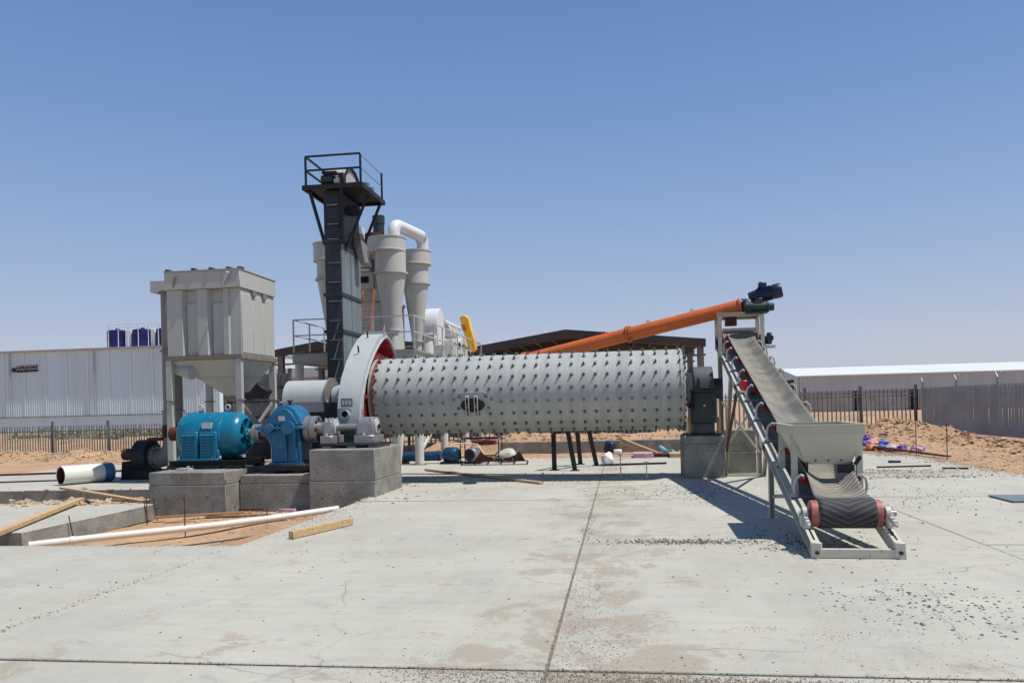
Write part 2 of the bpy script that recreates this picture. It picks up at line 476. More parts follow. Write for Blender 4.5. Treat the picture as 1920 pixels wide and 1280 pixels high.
# ------------------------------------------------------------------ ground
YX = [-18.6, -14.05, -9.45, -4.93, -0.52, 4.06, 8.45]
YY = [-4.2, 0.45, 5.12, 9.75, 14.43, 19.1, 23.8, 26.2]
def bump2(x, y, cx, cy, sx, sy, h):
    return h * math.exp(-((x - cx) / sx) ** 2 - ((y - cy) / sy) ** 2)
def sst(a, b, t):
    t = min(1, max(0, (t - a) / (b - a))); return t * t * (3 - 2 * t)
def ground_z(x, y):
    dx = max(YX[0] - x, x - YX[-1]); dy = max(YY[0] - y, y - YY[-1])
    d = max(dx, dy)                     # > 0 outside the concrete yard
    n = fbm(x, y, .55)
    if d < -.12:
        z = -.31 + .035 * n
        if -14.2 < x < -9.2 and 14.2 < y < 17.4: z += .07 + .06 * fbm(x, y, 2.1)
        z += bump2(x, y, -6.2, 13.2, 1.6, 1.1, .12) + bump2(x, y, -5.4, 11.6, .5, 1.6, .10)
        return z
    far = sst(60, 200, math.hypot(x, y - 20))
    z = -.03 + .03 * n * (1 - far) + .02 * fbm(x, y, 2.3) * (1 - far)
    z += .02 * sst(0, 1, d)
    # heaps along the far edge of the yard
    w = max(0, .5 + .9 * fbm(x, y, .9))
    z += (bump2(x, y, -24.5, 28.7, 3.2, 1.1, .40) + bump2(x, y, -20.2, 28.6, 1.7, .9, .34) + bump2(x, y, -16.6, 29.2, 2.2, 1.0, .36) + bump2(x, y, -12, 29.6, 2.0, 1.0, .3)) * (.7 + .5 * w)
    z += bump2(x, y, -6.5, 31.5, 3.0, 1.6, .35) * (.7 + .5 * w)
    z += .50 * sst(28.2, 30.2, y) * (1 - sst(33, 40, y)) * sst(-5.6, -4.0, x) * (1 - sst(2.2, 3.6, x)) + .10 * fbm(x, y, 1.2) * sst(28.5, 30, y) * (1 - sst(33, 38, y))
    z += bump2(x, y, 9.6, 32.2, 2.4, 2.0, .62) * (.75 + .45 * w) + bump2(x, y, 11.2, 31.0, 1.3, 1.3, .40) * (.6 + .6 * w)
    z += bump2(x, y, 6.2, 34.5, 2.8, 2.0, .5) * (.75 + .45 * w)
    z += bump2(x, y, 12.3, 25, .7, 6.0, .24) * (.25 + 1.1 * w) + bump2(x, y, 11.2, 27.0, .9, 3.0, .22) * w
    z -= bump2(x, y, 11.4, 21.5, .55, 3.2, .40)
    z += sst(39, 47, y) * (1 - sst(60, 90, y)) * (.25 + .35 * w) * sst(2, 8, x) * (1 - far)
    z += sst(35, 42, y) * (1 - sst(60, 90, y)) * (.12 + .3 * w) * (1 - sst(-4, 0, x)) * (1 - far)
    return z
def axis_coords(a, b, step, lim):
    c = list(np.arange(a, b + step * .5, step))
    s, lo, hi = step, a, b
    L_, R_ = [], []
    while hi < lim:
        s *= 1.3; hi += s; R_.append(hi)
    s = step
    while lo > -lim:
        s *= 1.3; lo -= s; L_.append(lo)
    return L_[::-1] + c + R_
gx, gy = axis_coords(-31, 17, .24, 3000), axis_coords(8, 44, .24, 3000)
g = MB()
g.v = [(x, y, ground_z(x, y)) for y in gy for x in gx]
nx = len(gx)
g.f = [(j * nx + i, j * nx + i + 1, (j + 1) * nx + i + 1, (j + 1) * nx + i) for j in range(len(gy) - 1) for i in range(nx - 1)]
sand = g.build('sand_ground', 'sand', kind='structure', ang=180)

yard = struct_root('concrete_yard')
def slab(x0, x1, y0, y1, z=None):
    z = random.uniform(-.004, .004) if z is None else z
    o = MB().box2((x0 + .009, y0 + .016, -.30), (x1 - .009, y1 - .016, z)).build('slab', ('slab', 'slab_side'), yard, bevel=.008)
    for p in o.data.polygons:
        if p.normal.z < .5: p.material_index = 1
for i in range(len(YX) - 1):
    for j in range(len(YY) - 1):
        x0, x1, y0, y1 = YX[i], YX[i + 1], YY[j], YY[j + 1]
        if j == 3 and i <= 2:
            continue
        if j == 4 and i <= 2:
            slab(x0, x1, 17.15, y1); continue
        slab(x0, x1, y0, y1)
for x in YX[3:-1]: MB().box2((x - .0088, -4, -.2), (x + .0088, (9.7 if x < -4.9 else 26.1), -.006)).build('joint_filler', 'filler', yard)
for y in YY[1:-1]:
    for a_, c_ in zip(YX[:-1], YX[1:]):
        if c_ < -4.9 and y > 9: continue
        MB().box2((a_ + .0095, y - .0158, -.2), (c_ - .0095, y + .0158, -.012)).build('joint_filler', 'joint_dark', yard)
slab(-18.6, -14.0, 10.85, 14.32); slab(-14.0, -8.92, 10.85, 14.32)
tag(MB().box2((-4.35, 28.3, -.3), (2.25, 28.75, .43)).build('concrete_wall', 'pier', bevel=.015), 'low dark concrete kerb wall holding back the sand bank', 'wall')

# stones and grit scattered over the yard
def scatter(name, m, spots, seed, kind='stuff'):
    rnd = random.Random(seed)
    vs, fs = [], []
    for (cx, cy, sx, sy, n, r0, r1) in spots:
        for _ in range(n):
            x, y = rnd.gauss(cx, sx), rnd.gauss(cy, sy)
            z = 0.0
            if -9.4 < x < -4.95 and 9.78 < y < 17.1 or x < -9.4 and 14.35 < y < 17.1: z = ground_z(x, y)
            elif x > 8.43 or y > 26.2: z = ground_z(x, y)
            r = .86 * (r0 + (r1 - r0) * rnd.random() ** 3)
            o = len(vs)
            a = rnd.random() * 6.28
            e = [rnd.uniform(.6, 1.3) for _ in range(5)]
            for k in range(4):
                t = a + k * math.pi / 2
                vs.append((x + r * e[k] * math.cos(t), y + r * e[k] * math.sin(t), z + .2 * r))
            vs.append((x + rnd.uniform(-.5, .5) * r, y + rnd.uniform(-.5, .5) * r, z + .75 * r * e[4])); vs.append((x, y, z - .3 * r))
            for k in range(4):
                fs.append((o + k, o + (k + 1) % 4, o + 4)); fs.append((o + (k + 1) % 4, o + k, o + 5))
    b = MB(); b.v, b.f = vs, fs
    return b.build(name, m, kind=kind, smooth=False)
scatter('gravel', 'grit', [(.75, 9.95, .42, .10, 620, .008, .024), (2.0, 9.5, .5, .35, 420, .008, .026), (.1, 10.0, .2, .1, 60, .008, .02), (2.35, 7.1, .40, .42, 720, .005, .024), (2.75, 6.4, .35, .4, 320, .005, .022), (1.9, 6.3, .35, .3, 90, .006, .018),
    (1.35, 15.6, .45, .8, 480, .008, .026), (2.0, 9.9, .5, .5, 220, .008, .025), (-.1, 15.4, .7, .35, 120, .012, .03),
    (-1.5, 7.5, 3.2, 1.9, 240, .006, .021), (-3.8, 8.2, 1.2, .9, 110, .006, .021), (.4, 6.1, 2.2, .9, 130, .006, .019), (3.8, 8.6, 1.4, 1.6, 200, .007, .022),
    (4.4, 14.5, 1.2, 1.3, 340, .012, .03), (6.0, 17.9, 1.0, .18, 260, .015, .04), (-4.8, 17.2, .2, .9, 60, .02, .045), (-1.0, 18.5, 2.2, 1.0, 240, .012, .035), (5.9, 19.7, .8, .16, 160, .012, .035), (-.2, 4.75, .5, .35, 150, .005, .015)], 3)
scatter('grit', 'grit_tan', [(-.36, 7.0, .12, .75, 3200, .004, .012), (-.22, 5.6, .22, .45, 3600, .004, .012), (.55, 4.95, .55, .06, 2600, .004, .011), (-1.3, 5.3, .2, .22, 1500, .004, .011), (-.75, 4.95, .35, .16, 1500, .004, .011), (2.1, 5.3, .6, .25, 900, .004, .012), (-1.7, 6.6, .18, .05, 350, .004, .011), (.95, 6.15, .14, .05, 300, .004, .011), (1.45, 6.0, .16, .10, 400, .004, .011),
    (-4.95, 6.8, .06, 1.4, 350, .005, .014), (-3.7, 9.2, .55, .13, 700, .005, .014), (-.50, 11.2, .06, 1.5, 300, .006, .016), (5.9, 18.9, 1.1, .35, 900, .01, .028), (2.5, 5.12, 2.0, .02, 300, .004, .011), (-3, 5.12, 1.6, .02, 350, .004, .012), (-5.6, 16.3, .4, .5, 120, .02, .05)], 5)
scatter('rubble', 'rock', [(-12.4, 15.8, .8, .5, 260, .03, .14), (-10.6, 15.5, .8, .6, 200, .03, .13), (-11.6, 16.7, 1.2, .2, 200, .04, .14), (-6.6, 14.9, .9, .25, 260, .02, .075), (-5.5, 14.6, .3, .4, 120, .02, .06), (-7.2, 13.2, 1.0, .8, 60, .02, .06), (9.0, 22, .6, 3.0, 120, .02, .08), (11.5, 27, 1.5, 4.0, 260, .03, .12), (9.6, 31, 1.8, 1.2, 220, .02, .09),
    (-24.5, 28.3, 3, .9, 220, .02, .10), (-18, 28.6, 3, .8, 220, .02, .10), (-9, 29.5, 3.5, 1.2, 160, .03, .1), (-1, 30, 3, .8, 140, .03, .09), (-21, 31.8, 6, 1.2, 320, .03, .11)], 9)

scatter('clods', 'sand', [(9.8, 31.6, 2.2, 1.5, 1500, .03, .13), (12.2, 26, .7, 4.0, 1400, .03, .14), (7.0, 33.5, 2.4, 1.4, 600, .03, .12), (-22, 28.6, 5, .8, 1200, .03, .12), (-11, 29.6, 4, 1.0, 700, .03, .12), (-1, 30, 2.5, .8, 700, .03, .1), (-6.4, 14.9, .9, .4, 300, .02, .07), (-6.6, 12.8, 1.1, .9, 350, .01, .04), (-11.6, 15.6, 1.6, .7, 350, .03, .12), (10.0, 22, 1.0, 3, 500, .02, .06)], 21)
scatter('sand_spill', 'sand', [(8.35, 21, .22, 2.8, 2600, .006, .03), (7.9, 25.4, .35, .6, 900, .008, .035), (2, 26.1, 4.0, .16, 2200, .008, .035), (-12, 26.1, 5.0, .16, 1800, .008, .035), (-4.75, 13, .14, 1.8, 700, .004, .016), (-3.9, 9.0, .5, .18, 700, .003, .010), (6.0, 18.9, .9, .3, 900, .006, .02), (-6.5, 9.70, 1.0, .05, 500, .004, .012)], 33)

# ------------------------------------------------------------------ buildings behind
def ribbed(w, z0, z1, n, dep=.045):
    """one corrugated sheet standing in the xz plane, facing -y, from x = 0 to w"""
    pts = []
    p = w / n
    for i in range(n):
        x = i * p
        pts += [(x, 0), (x + p * .62, 0), (x + p * .72, -dep), (x + p * .9, -dep)]
    pts.append((w, 0))
    b = MB()
    for (x, y) in pts: b.v += [(x, y, z0), (x, y, z1)]
    b.f = [(2 * i, 2 * i + 2, 2 * i + 3, 2 * i + 1) for i in range(len(pts) - 1)]
    return b
wh = thing('warehouse', (-68, 85, 0), 'long white corrugated warehouse with a red lettered sign behind the low fence', 'warehouse')
pm = ribbed(2.66, 1.86, 9.36, 9).mesh('wall_panel', 'cladding', smooth=False)
for k in range(19): inst('wall_panel', pm, wh, (-95.8 + 2.68 * k, 85, 0), (0, 0, rad(random.uniform(-.25, .25))))
pm2 = ribbed(50.9, -.1, 1.80, 170, .03).mesh('plinth_panel', 'cladding', smooth=False)
jm = MB().box2((-.05, -.075, 1.9), (.05, -.02, 9.3)).mesh('joint_strip', 'white')
for k in range(18): inst('joint_strip', jm, wh, (-93.125 + 2.68 * k, 85, 0))
inst('plinth_panel', pm2, wh, (-95.8, 84.97, 0))
MB().box2((-95.9, 84.86, 1.80), (-44.9, 84.99, 1.87)).build('flashing', 'shed_steel', wh)
MB().box2((-96, 85.12, -.1), (-44.9, 125, 9.3)).build('wall', 'cladding', wh)
MB().prism([(84.7, 9.36), (84.7, 9.62), (105, 10.2), (125.2, 9.6), (125.2, 9.36)], -96.2, -44.7, 'x').build('roof', 'roof_white', wh)
MB().box2((-96.2, 84.58, 9.40), (-44.7, 84.69, 9.58)).build('gutter', 'galv', wh)
for k in range(4): MB().cyl((-92.2 + 10.72 * k, 84.80, 1.9), (-92.2 + 10.72 * k, 84.80, 9.4), .06, n=8).build('downpipe', 'galv', wh)

def text_mesh(name, body, m, width, height, extrude=.02):
    c = bpy.data.curves.new(name, 'FONT')
    c.body = body; c.extrude = extrude; c.size = 1.0
    o = bpy.data.objects.new(name, c); COL.objects.link(o)
    bpy.context.view_layer.update()
    me = bpy.data.meshes.new_from_object(o)
    bpy.data.objects.remove(o); bpy.data.curves.remove(c)
    co = np.array([v.co[:] for v in me.vertices])
    lo, hi = co.min(0), co.max(0)
    for v in me.vertices:
        v.co = ((v.co.x - lo[0]) / (hi[0] - lo[0]) * width, -(v.co.z - lo[2]) , (v.co.y - lo[1]) / (hi[1] - lo[1]) * height)
    me.materials.clear(); me.materials.append(M[m])
    return me
sg = thing('wall_sign', (-68.6, 84.6, 6.9), 'red lettered company sign with a round emblem high on the white warehouse', 'sign')
tm = text_mesh('lettering', 'CADPILLAR SHADE', 'sign_red', 2.72, .42, .03)
inst('lettering', tm, sg, (-69.93, 84.86, 7.42), (0, rad(-1.6), 0))
for a, b_ in ((0, .82), (.9, 1.78), (1.86, 2.72)):
    MB().box2((-69.93 + a, 84.82, 7.10 + .02 * a), (-69.93 + b_, 84.88, 7.34 + .02 * a)).build('letter_strip', 'sign_dark', sg)
MB().cyl((-70.30, 84.80, 7.38), (-70.30, 84.88, 7.38), .27, n=20).build('emblem', 'sign_dark', sg)
MB().bar((-70.48, 84.79, 7.33), (-70.12, 84.79, 7.46), .02, .06).build('emblem_stripe', 'sign_red', sg)
for z in (7.2, 7.56): MB().box2((-70.4, 84.89, z), (-67.3, 84.93, z + .04)).build('sign_rail', 'galv', sg)

# three blue tanks on the roof and their guard rail
for k, (x, lab) in enumerate(((-58.5, 'blue roof tank with open sky to one side, farthest from the dust collector'), (-55.3, 'middle blue roof tank standing between two white panels'), (-52.3, 'blue roof tank half hidden by the grey duct of the dust collector'))):
    t = thing('water_tank', (x, 87, 9.65), lab, 'tank', 'blue tanks on the warehouse roof')
    MB().lathe([(1.12, 0), (1.15, .06), (1.15, 1.0), (1.19, 1.02), (1.19, 1.10), (1.15, 1.12), (1.15, 1.95), (1.0, 2.08), (.3, 2.16), (0, 2.17)], (x, 87, 9.68), (0, 0, 1), 24).build('body', 'tank_blue', t)
    MB().cyl((x, 87, 11.82), (x, 87, 11.98), .22, n=12).build('lid', 'tank_blue', t)
    MB().box2((x - 1.2, 85.8, 9.55), (x + 1.2, 88.2, 9.68)).build('stand', 'shed_steel', t)
for k, (x, w, lab) in enumerate(((-56.9, .75, 'wider white panel between the first two blue roof tanks'), (-53.8, .55, 'narrower white panel beside the half hidden blue roof tank'))):
    tag(MB().box2((x - w / 2, 86.6, 9.6), (x + w / 2, 87.4, 11.7)).build('white_panel', 'white', bevel=.02), lab, 'panel', 'white panels between the roof tanks')
rl = thing('roof_railing', (-54.4, 86, 9.65), 'thin pale guard rail running above the blue roof tanks', 'railing')
for z in (11.95, 12.3): MB().bar((-58.8, 85.7, z), (-50, 85.7, z), .05, .05).build('rail', 'white', rl)
pmesh = MB().box2((-.03, -.03, 0), (.03, .03, 2.75)).mesh('post', 'white')
for k in range(8): inst('post', pmesh, rl, (-58.8 + 1.25 * k, 85.7, 9.6))

# white outbuilding seen past the dust collector
ob = thing('outbuilding', (-18.6, 50, 0), 'small white outbuilding with a flat roof and one window behind the steel shed', 'building')
MB().box2((-24.5, 50, 0), (-13.0, 56, 3.95)).build('wall', 'bin_white', ob)
MB().box2((-24.7, 49.8, 3.95), (-12.8, 56.2, 4.55)).build('roof', 'roof_white', ob)
wf = MB().box2((-22.42, 49.93, 2.2), (-21.32, 49.99, 2.28)).box2((-22.42, 49.93, 3.32), (-21.32, 49.99, 3.40)).box2((-22.42, 49.93, 2.28), (-22.34, 49.99, 3.32)).box2((-21.40, 49.93, 2.28), (-21.32, 49.99, 3.32)).box2((-21.91, 49.93, 2.28), (-21.85, 49.99, 3.32)).build('window', 'white', ob)
MB().box2((-22.34, 49.96, 2.28), (-21.40, 49.985, 3.32)).build('pane', 'glass_dark', wf)

# grey warehouse on the right
rw = thing('warehouse', (42, 110, 0), 'low grey corrugated warehouse with a white roof beyond the dense fence', 'warehouse')
pm = ribbed(2.9, 2.68, 4.7, 12, .05).mesh('wall_panel', 'clad_grey', smooth=False)
for k in range(13): inst('wall_panel', pm, rw, (23.4 + 2.9 * k, 110, 0))
def wallpiece(x0, x1): MB().box2((x0, 110.06, -.5), (x1, 110.4, 2.68)).build('wall', 'brick_grey', rw)
cuts = [23.4, 30.05, 31.2, 37.0, 38.4, 45, 46.2, 61.1]
for k in range(0, len(cuts), 2): wallpiece(cuts[k], cuts[k + 1])
for k in range(1, len(cuts) - 1, 2): MB().box2((cuts[k], 110.5, -.5), (cuts[k + 1], 110.6, 2.68)).build('doorway', 'dark_opening', rw)
MB().box2((23.4, 110.7, 2.68), (61, 111, 4.7)).build('backing', 'clad_grey', rw)
MB().prism([(109.6, 4.70), (109.6, 4.82), (121, 6.25), (121, 6.13)], 22.9, 61.4, 'x').build('roof', 'roof_white', rw)
MB().prism([(110.1, -.5), (110.1, 4.72), (121, 6.1), (121, -.5)], 23.1, 23.35, 'x').build('end_wall', 'clad_grey', rw)
MB().box2((23.02, 112, 0), (23.09, 117.5, 4.4)).build('doorway', 'dark_opening', rw)

# open steel shed with the dark roof behind the mill
def shed(name, lab, y0, y1, xl, zl, xp, zp, xr, zr, npur, cols):
    t = thing(name, ((xl + xr) / 2, y0, 0), lab, 'shed')
    MB().prism([(xl, zl), (xp, zp), (xp, zp - .10), (xl, zl - .10)], y0, y1, 'y').build('roof_sheet', 'shed_roof', t)
    MB().prism([(xp + .01, zp), (xr, zr), (xr, zr - .10), (xp + .01, zp - .10)], y0, y1, 'y').build('roof_sheet', 'shed_roof', t)
    MB().prism([(xl, zl - .34), (xl, zl + .02), (xp, zp + .02), (xr, zr + .02), (xr, zr - .34), (xp, zp - .34)], y0 - .12, y0 - .003, 'y').build('fascia', 'shed_roof', t)
    nf = 4
    for k in range(nf):
        y = y0 + .1 + (y1 - y0 - .2) * k / (nf - 1)
        MB().bar((xl, y, zl - .26), (xp, y, zp - .26), .14, .22).build('rafter', 'shed_steel', t)
        MB().bar((xp, y, zp - .26), (xr, y, zr - .26), .14, .22).build('rafter', 'shed_steel', t)
        MB().bar((xl, y, zl - .75), (xr, y, zr - .75), .08, .10).build('tie_bar', 'shed_steel', t)
        for cx in cols: MB().ibeam((cx, y, -.05), (cx, y, (zl if cx < xp else zr) - .2), .30, .30, .03, (0, 1, 0)).build('column', 'shed_steel', t)
    for i in range(1, npur):
        for (xa, za, xb, zb) in ((xl, zl, xp, zp), (xp, zp, xr, zr)):
            f = i / npur
            x, z = xa + (xb - xa) * f, za + (zb - za) * f
            MB().bar((x, y0 + .02, z - .16), (x, y1 - .02, z - .16), .07, .10).build('purlin', 'shed_steel', t)
    return t
shed('steel_shed', 'dark open steel shed with a low gabled roof behind the ball mill', 40, 58, -9.6, 4.42, -2.68, 5.46, 4.15, 4.76, 8, (3.9,))
shed('steel_shed', 'dark open shed roof on the far side of the elevator with bare purlins showing', 40.5, 58, -18.3, 4.98, -14.2, 5.62, -10.2, 5.1, 7, (-17.9,))
sc = thing('sheet_screen', (-11.6, 24.5, 0), 'dark sheeted screen with pale bars under the dust collector', 'screen')
for k in range(9): MB().box2((-12.7 + .235 * k, 24.5 + (.02 if k % 2 else 0), .9), (-12.7 + .235 * k + .215, 24.55 + (.02 if k % 2 else 0), 2.95)).build('sheet', 'duct_grey', sc)
for z in (1.55, 2.05, 2.5): MB().bar((-12.75, 24.46, z), (-10.5, 24.46, z), .04, .04).build('bar', 'black_steel', sc)
MB().box2((-12.75, 24.4, .2), (-10.5, 24.5, .95)).build('base_panel', 'black_steel', sc)
for x in (-12.72, -10.5): MB().bar((x, 24.46, 0), (x, 24.46, 3.1), .1, .1).build('post', 'shed_steel', sc)

# plants at the foot of the white warehouse
def leafy(name, m, spots, seed, r):
    rnd = random.Random(seed); b = MB()
    for (cx, cy, sx, sy, h, n) in spots:
        for _ in range(n):
            x, y = rnd.uniform(cx - sx, cx + sx), rnd.gauss(cy, sy)
            z = h * rnd.random() ** .8 * (.6 + .5 * fbm(x, y, .5))
            q = [Vector((rnd.gauss(0, 1), rnd.gauss(0, 1), rnd.gauss(0, 1))).normalized() * r * rnd.uniform(.6, 1.3) for _ in range(3)]
            b.add([Vector((x, y, z + .05)) + k for k in q], [(0, 1, 2)])
    return b.build(name, m, kind='stuff', smooth=False)
leafy('ground_cover', 'leaf_pale', [(-33, 52, 9, 2.0, .9, 3500), (-24, 50, 6, 1.5, 1.0, 2500)], 4, .16)
leafy('weeds', 'leaf', [(-30, 49, 8, 1.2, .55, 2200), (-22, 48, 5, 1.0, .6, 1500)], 6, .14)

# ------------------------------------------------------------------ fences
def fence(lab, p0, p1, h, step, zf, posts, post_h, arm=False, group=None, wd=.034, dp=.012, gm='galv'):
    p0, p1 = Vector((*p0, 0)), Vector((*p1, 0))
    L_ = (p1 - p0).length; d = (p1 - p0) / L_
    ang = math.atan2(d.y, d.x)
    t = thing('palisade_fence', (p0 + p1) / 2 + Vector((0, 0, zf(.5))), lab, 'fence', group)
    w = wd
    pale = MB()
    for s in (-1, 1):
        pale.add([(0, -dp, 0), (s * w, dp * .5, 0), (s * w, dp * .5, h - .10), (s * w * .75, 0, h), (s * w * .3, -.008, h - .07), (0, -dp, h - .02)], [(0, 1, 2, 3, 4, 5)])
    pme = pale.mesh('pale', gm, smooth=False)
    n = int(L_ / step)
    for i in range(n):
        f = (i + .5) / n
        q = p0 + d * (L_ * f)
        inst('pale', pme, t, (q.x, q.y, zf(f)), (rad(random.uniform(-.6, .6)), rad(random.uniform(-.8, .8)), ang))
    for hz in (.22, h - .36, h - .20) if h > 1.7 else (.2, h - .28):
        MB().bar(p0 + Vector((0, 0, zf(0) + hz)) + Vector((-d.y, d.x, 0)) * .03, p1 + Vector((0, 0, zf(1) + hz)) + Vector((-d.y, d.x, 0)) * .03, .035, .045).build('rail', gm, t)
    for k in range(posts + 1):
        f = k / posts
        q = p0 + d * (L_ * f) + Vector((-d.y, d.x, 0)) * .09
        b = MB().ibeam((q.x, q.y, zf(f) - .1), (q.x, q.y, zf(f) + post_h), .08, .10, .012, (d.x, d.y, 0))
        if arm:
            for s in (-1, 1): b.bar((q.x, q.y, zf(f) + post_h), (q.x + .22 * s * d.x, q.y + .22 * s * d.y, zf(f) + post_h + .22), .03, .03)
        b.build('post', gm, t)
    return t
fence('short palisade fence in front of the white corrugated warehouse', (-31, 33), (-12.2, 33.4), 1.45, .125, lambda f: -.08, 7, 1.62, gm='galv_dark')
fence('palisade fence with open gaps running behind the mill and the sand bank', (-11.9, 34.2), (13.3, 38.5), 1.92, .20, lambda f: .02 + .2 * f, 10, 2.05, gm='galv_dark')
fence('dense palisade fence with forked post tops running toward the viewer', (13.5, 38.5), (13.9, 17.5), 1.95, .105, lambda f: .20 - .05 * f, 6, 2.15, True, None, .040, .024)

# ------------------------------------------------------------------ concrete piers
def pier(lab, x0, x1, y0, y1, z0, z1, band=.5, top=None, grp='concrete machine piers'):
    t = thing('concrete_pier', ((x0 + x1) / 2, (y0 + y1) / 2, z0), lab, 'pier', grp)
    zb = z0 + (z1 - z0) * band
    MB().box2((x0, y0, z0), (x1, y1, zb)).build('lower_pour', 'pier', t, bevel=.012)
    MB().box2((x0 + .004, y0 + .006, zb + .001), (x1 - .006, y1 - .004, z1)).build('upper_pour', 'pier', t, bevel=.018)
    return t
pier('concrete pier under the teal motor, standing in the dug pit', -9.37, -7.74, 14.8, 17.2, -.38, .56, .72)
pier('lowest concrete pier, under the blue gear reducer', -7.72, -6.17, 15.35, 17.2, -.38, .44, .78)
pier('tallest concrete pier, under the pinion bearings beside the gear guard', -6.14, -4.79, 15.1, 17.0, -.36, .94, .52)
pier('concrete pier under the dark main bearing at the feed end', 1.37, 2.26, 18.28, 19.5, 0, .95, .80)
pier('dark wide concrete pier behind the legs of the belt conveyor', 2.42, 3.12, 19.4, 20.6, 0, 1.02, .5)
pier('concrete pier hidden behind the gear guard under the drum outlet', -8.3, -6.95, 18.35, 19.6, 0, .82, .5)

# ------------------------------------------------------------------ ball mill
MY, MZ, MR = 18.7, 2.01, .91
X0, X1 = -5.78, 1.38
mill = thing('ball_mill', (-2.2, MY, 0), 'long grey ball mill drum studded with rows of bolts', 'ball mill')
MB().lathe([(MR, 0), (MR, X1 - X0)], (X0, MY, MZ), (1, 0, 0), 96, cap=True).build('shell', 'mill_paint', mill)
for x in (-5.38, -3.42, -1.86, .02, .86):
    MB().lathe([(MR + .0005, 0), (MR + .004, .006), (MR + .004, .016), (MR + .0005, .022)], (x, MY, MZ), (1, 0, 0), 96, cap=False).build('weld_seam', 'mill_paint', mill)
MB().lathe([(MR + .002, 0), (MR + .03, .004), (MR + .03, .05), (MR + .002, .054)], (-5.70, MY, MZ), (1, 0, 0), 96, cap=False).build('flange', 'pulley_red', mill)
MB().lathe([(MR + .002, 0), (MR + .022, .004), (MR + .022, .05), (MR + .002, .054)], (1.30, MY, MZ), (1, 0, 0), 96, cap=False).build('flange', 'mill_paint', mill)
MB().lathe([(.82, 0), (.46, .06), (.38, .10), (.36, .50)], (1.382, MY, MZ), (1, 0, 0), 48).build('feed_head', 'mill_paint', mill)
MB().lathe([(.66, 0), (.66, .012)], (1.60, MY, MZ), (1, 0, 0), 48).build('seal_ring', 'black_steel', mill)
gp = []
NT = 84
for i in range(NT):
    for f, r in ((0, 1.06), (.25, 1.06), (.4, 1.12), (.65, 1.12), (.8, 1.06)):
        t = 2 * math.pi * (i + f) / NT
        gp.append((MY + r * math.cos(t), MZ + r * math.sin(t)))
gg = MB().prism(gp, -6.14, -5.84, 'x').build('girth_gear', 'gear_red', mill, smooth=False)
for i in range(10):
    t = 2 * math.pi * i / 10
    MB().bar((-5.80, MY + .92 * math.cos(t), MZ + .92 * math.sin(t)), (-5.80, MY + 1.08 * math.cos(t), MZ + 1.08 * math.sin(t)), .07, .05, (1, 0, 0)).build('web', 'gear_red', gg)
# liner bolts: hexagonal nut on a stud with a washer
bm_ = MB().cyl((0, 0, -.01), (0, 0, .012), .038, n=10).cyl((0, 0, .012), (0, 0, .046), .026, n=6).cyl((0, 0, .046), (0, 0, .074), .014, n=6)
bme = bm_.mesh('bolt', 'bolt', smooth=False)
hid = MB()
NR = 20
for r in range(NR):
    a = rad(-84 + 18 * r)           # 0 = toward the viewer, 90 = up
    n = Vector((0, -math.cos(a), math.sin(a)))
    rot = n.to_track_quat('Z', 'Y').to_euler()
    for k in range(27):
        x = -5.60 + .2655 * k
        if abs(x + 3.33) < .42 and -22 < -84 + 18 * r < 0: continue
        p = Vector((x, MY, MZ)) + n * MR
        if r < 10: inst('bolt', bme, mill, p + Vector((random.uniform(-.006, .006), 0, 0)), (n.to_track_quat('Z', 'Y') @ Euler((random.uniform(-.06, .06), random.uniform(-.06, .06), random.uniform(0, 1))).to_quaternion()).to_euler(), (1, 1, random.uniform(.85, 1.2)))
        else: hid.cyl(p, p + n * .046, .026, n=6).cyl(p + n * .046, p + n * .074, .014, n=5)
for dx, az in ((-.43, -8), (-.30, -4), (.30, -4), (.43, -8), (-.33, -21), (.36, -21)):
    n = Vector((0, -math.cos(rad(az)), math.sin(rad(az))))
    inst('bolt', bme, mill, Vector((-3.33 + dx, MY, MZ)) + n * MR, n.to_track_quat('Z', 'Y').to_euler())
for i in range(36):                    # flange bolts on both ends
    t = 2 * math.pi * i / 36
    n = Vector((0, math.cos(t), math.sin(t)))
    for x in (-5.64, 1.41): hid.cyl(Vector((x, MY, MZ)) + n * (MR - .02 if x < 0 else .84), Vector((x, MY, MZ)) + n * (MR + .06), .02, n=6)
hid.build('bolt_rows', 'bolt', mill, kind='stuff', smooth=False)
# manhole on the side of the shell
ma = rad(-16.0)
mn = Vector((0, -math.cos(ma), math.sin(ma))); mt = Vector((0, math.sin(ma), math.cos(ma)))
mc = Vector((-3.33, MY, MZ)) + mn * (MR + .004)
def mp(u, w, o=0.0):
    """u along the drum, w up its side (wrapped round the shell), o outward"""
    a = ma + w / MR
    return Vector((mc.x + u, MY, MZ)) + Vector((0, -math.cos(a), math.sin(a))) * (MR + .004 + o)
b = MB()
NE = 36
for rr, o in ((1.0, .0), (1.0, .035), (.86, .040), (.84, .012)):
    for i in range(NE):
        t = 2 * math.pi * i / NE
        b.v.append(tuple(mp(.275 * rr * math.cos(t), .155 * rr * math.sin(t), o)))
for k in range(3):
    for i in range(NE): b.f.append((k * NE + i, k * NE + (i + 1) % NE, (k + 1) * NE + (i + 1) % NE, (k + 1) * NE + i))
b.f.append(tuple(3 * NE + i for i in range(NE)))
man = b.build('manhole_cover', 'black_steel', mill)
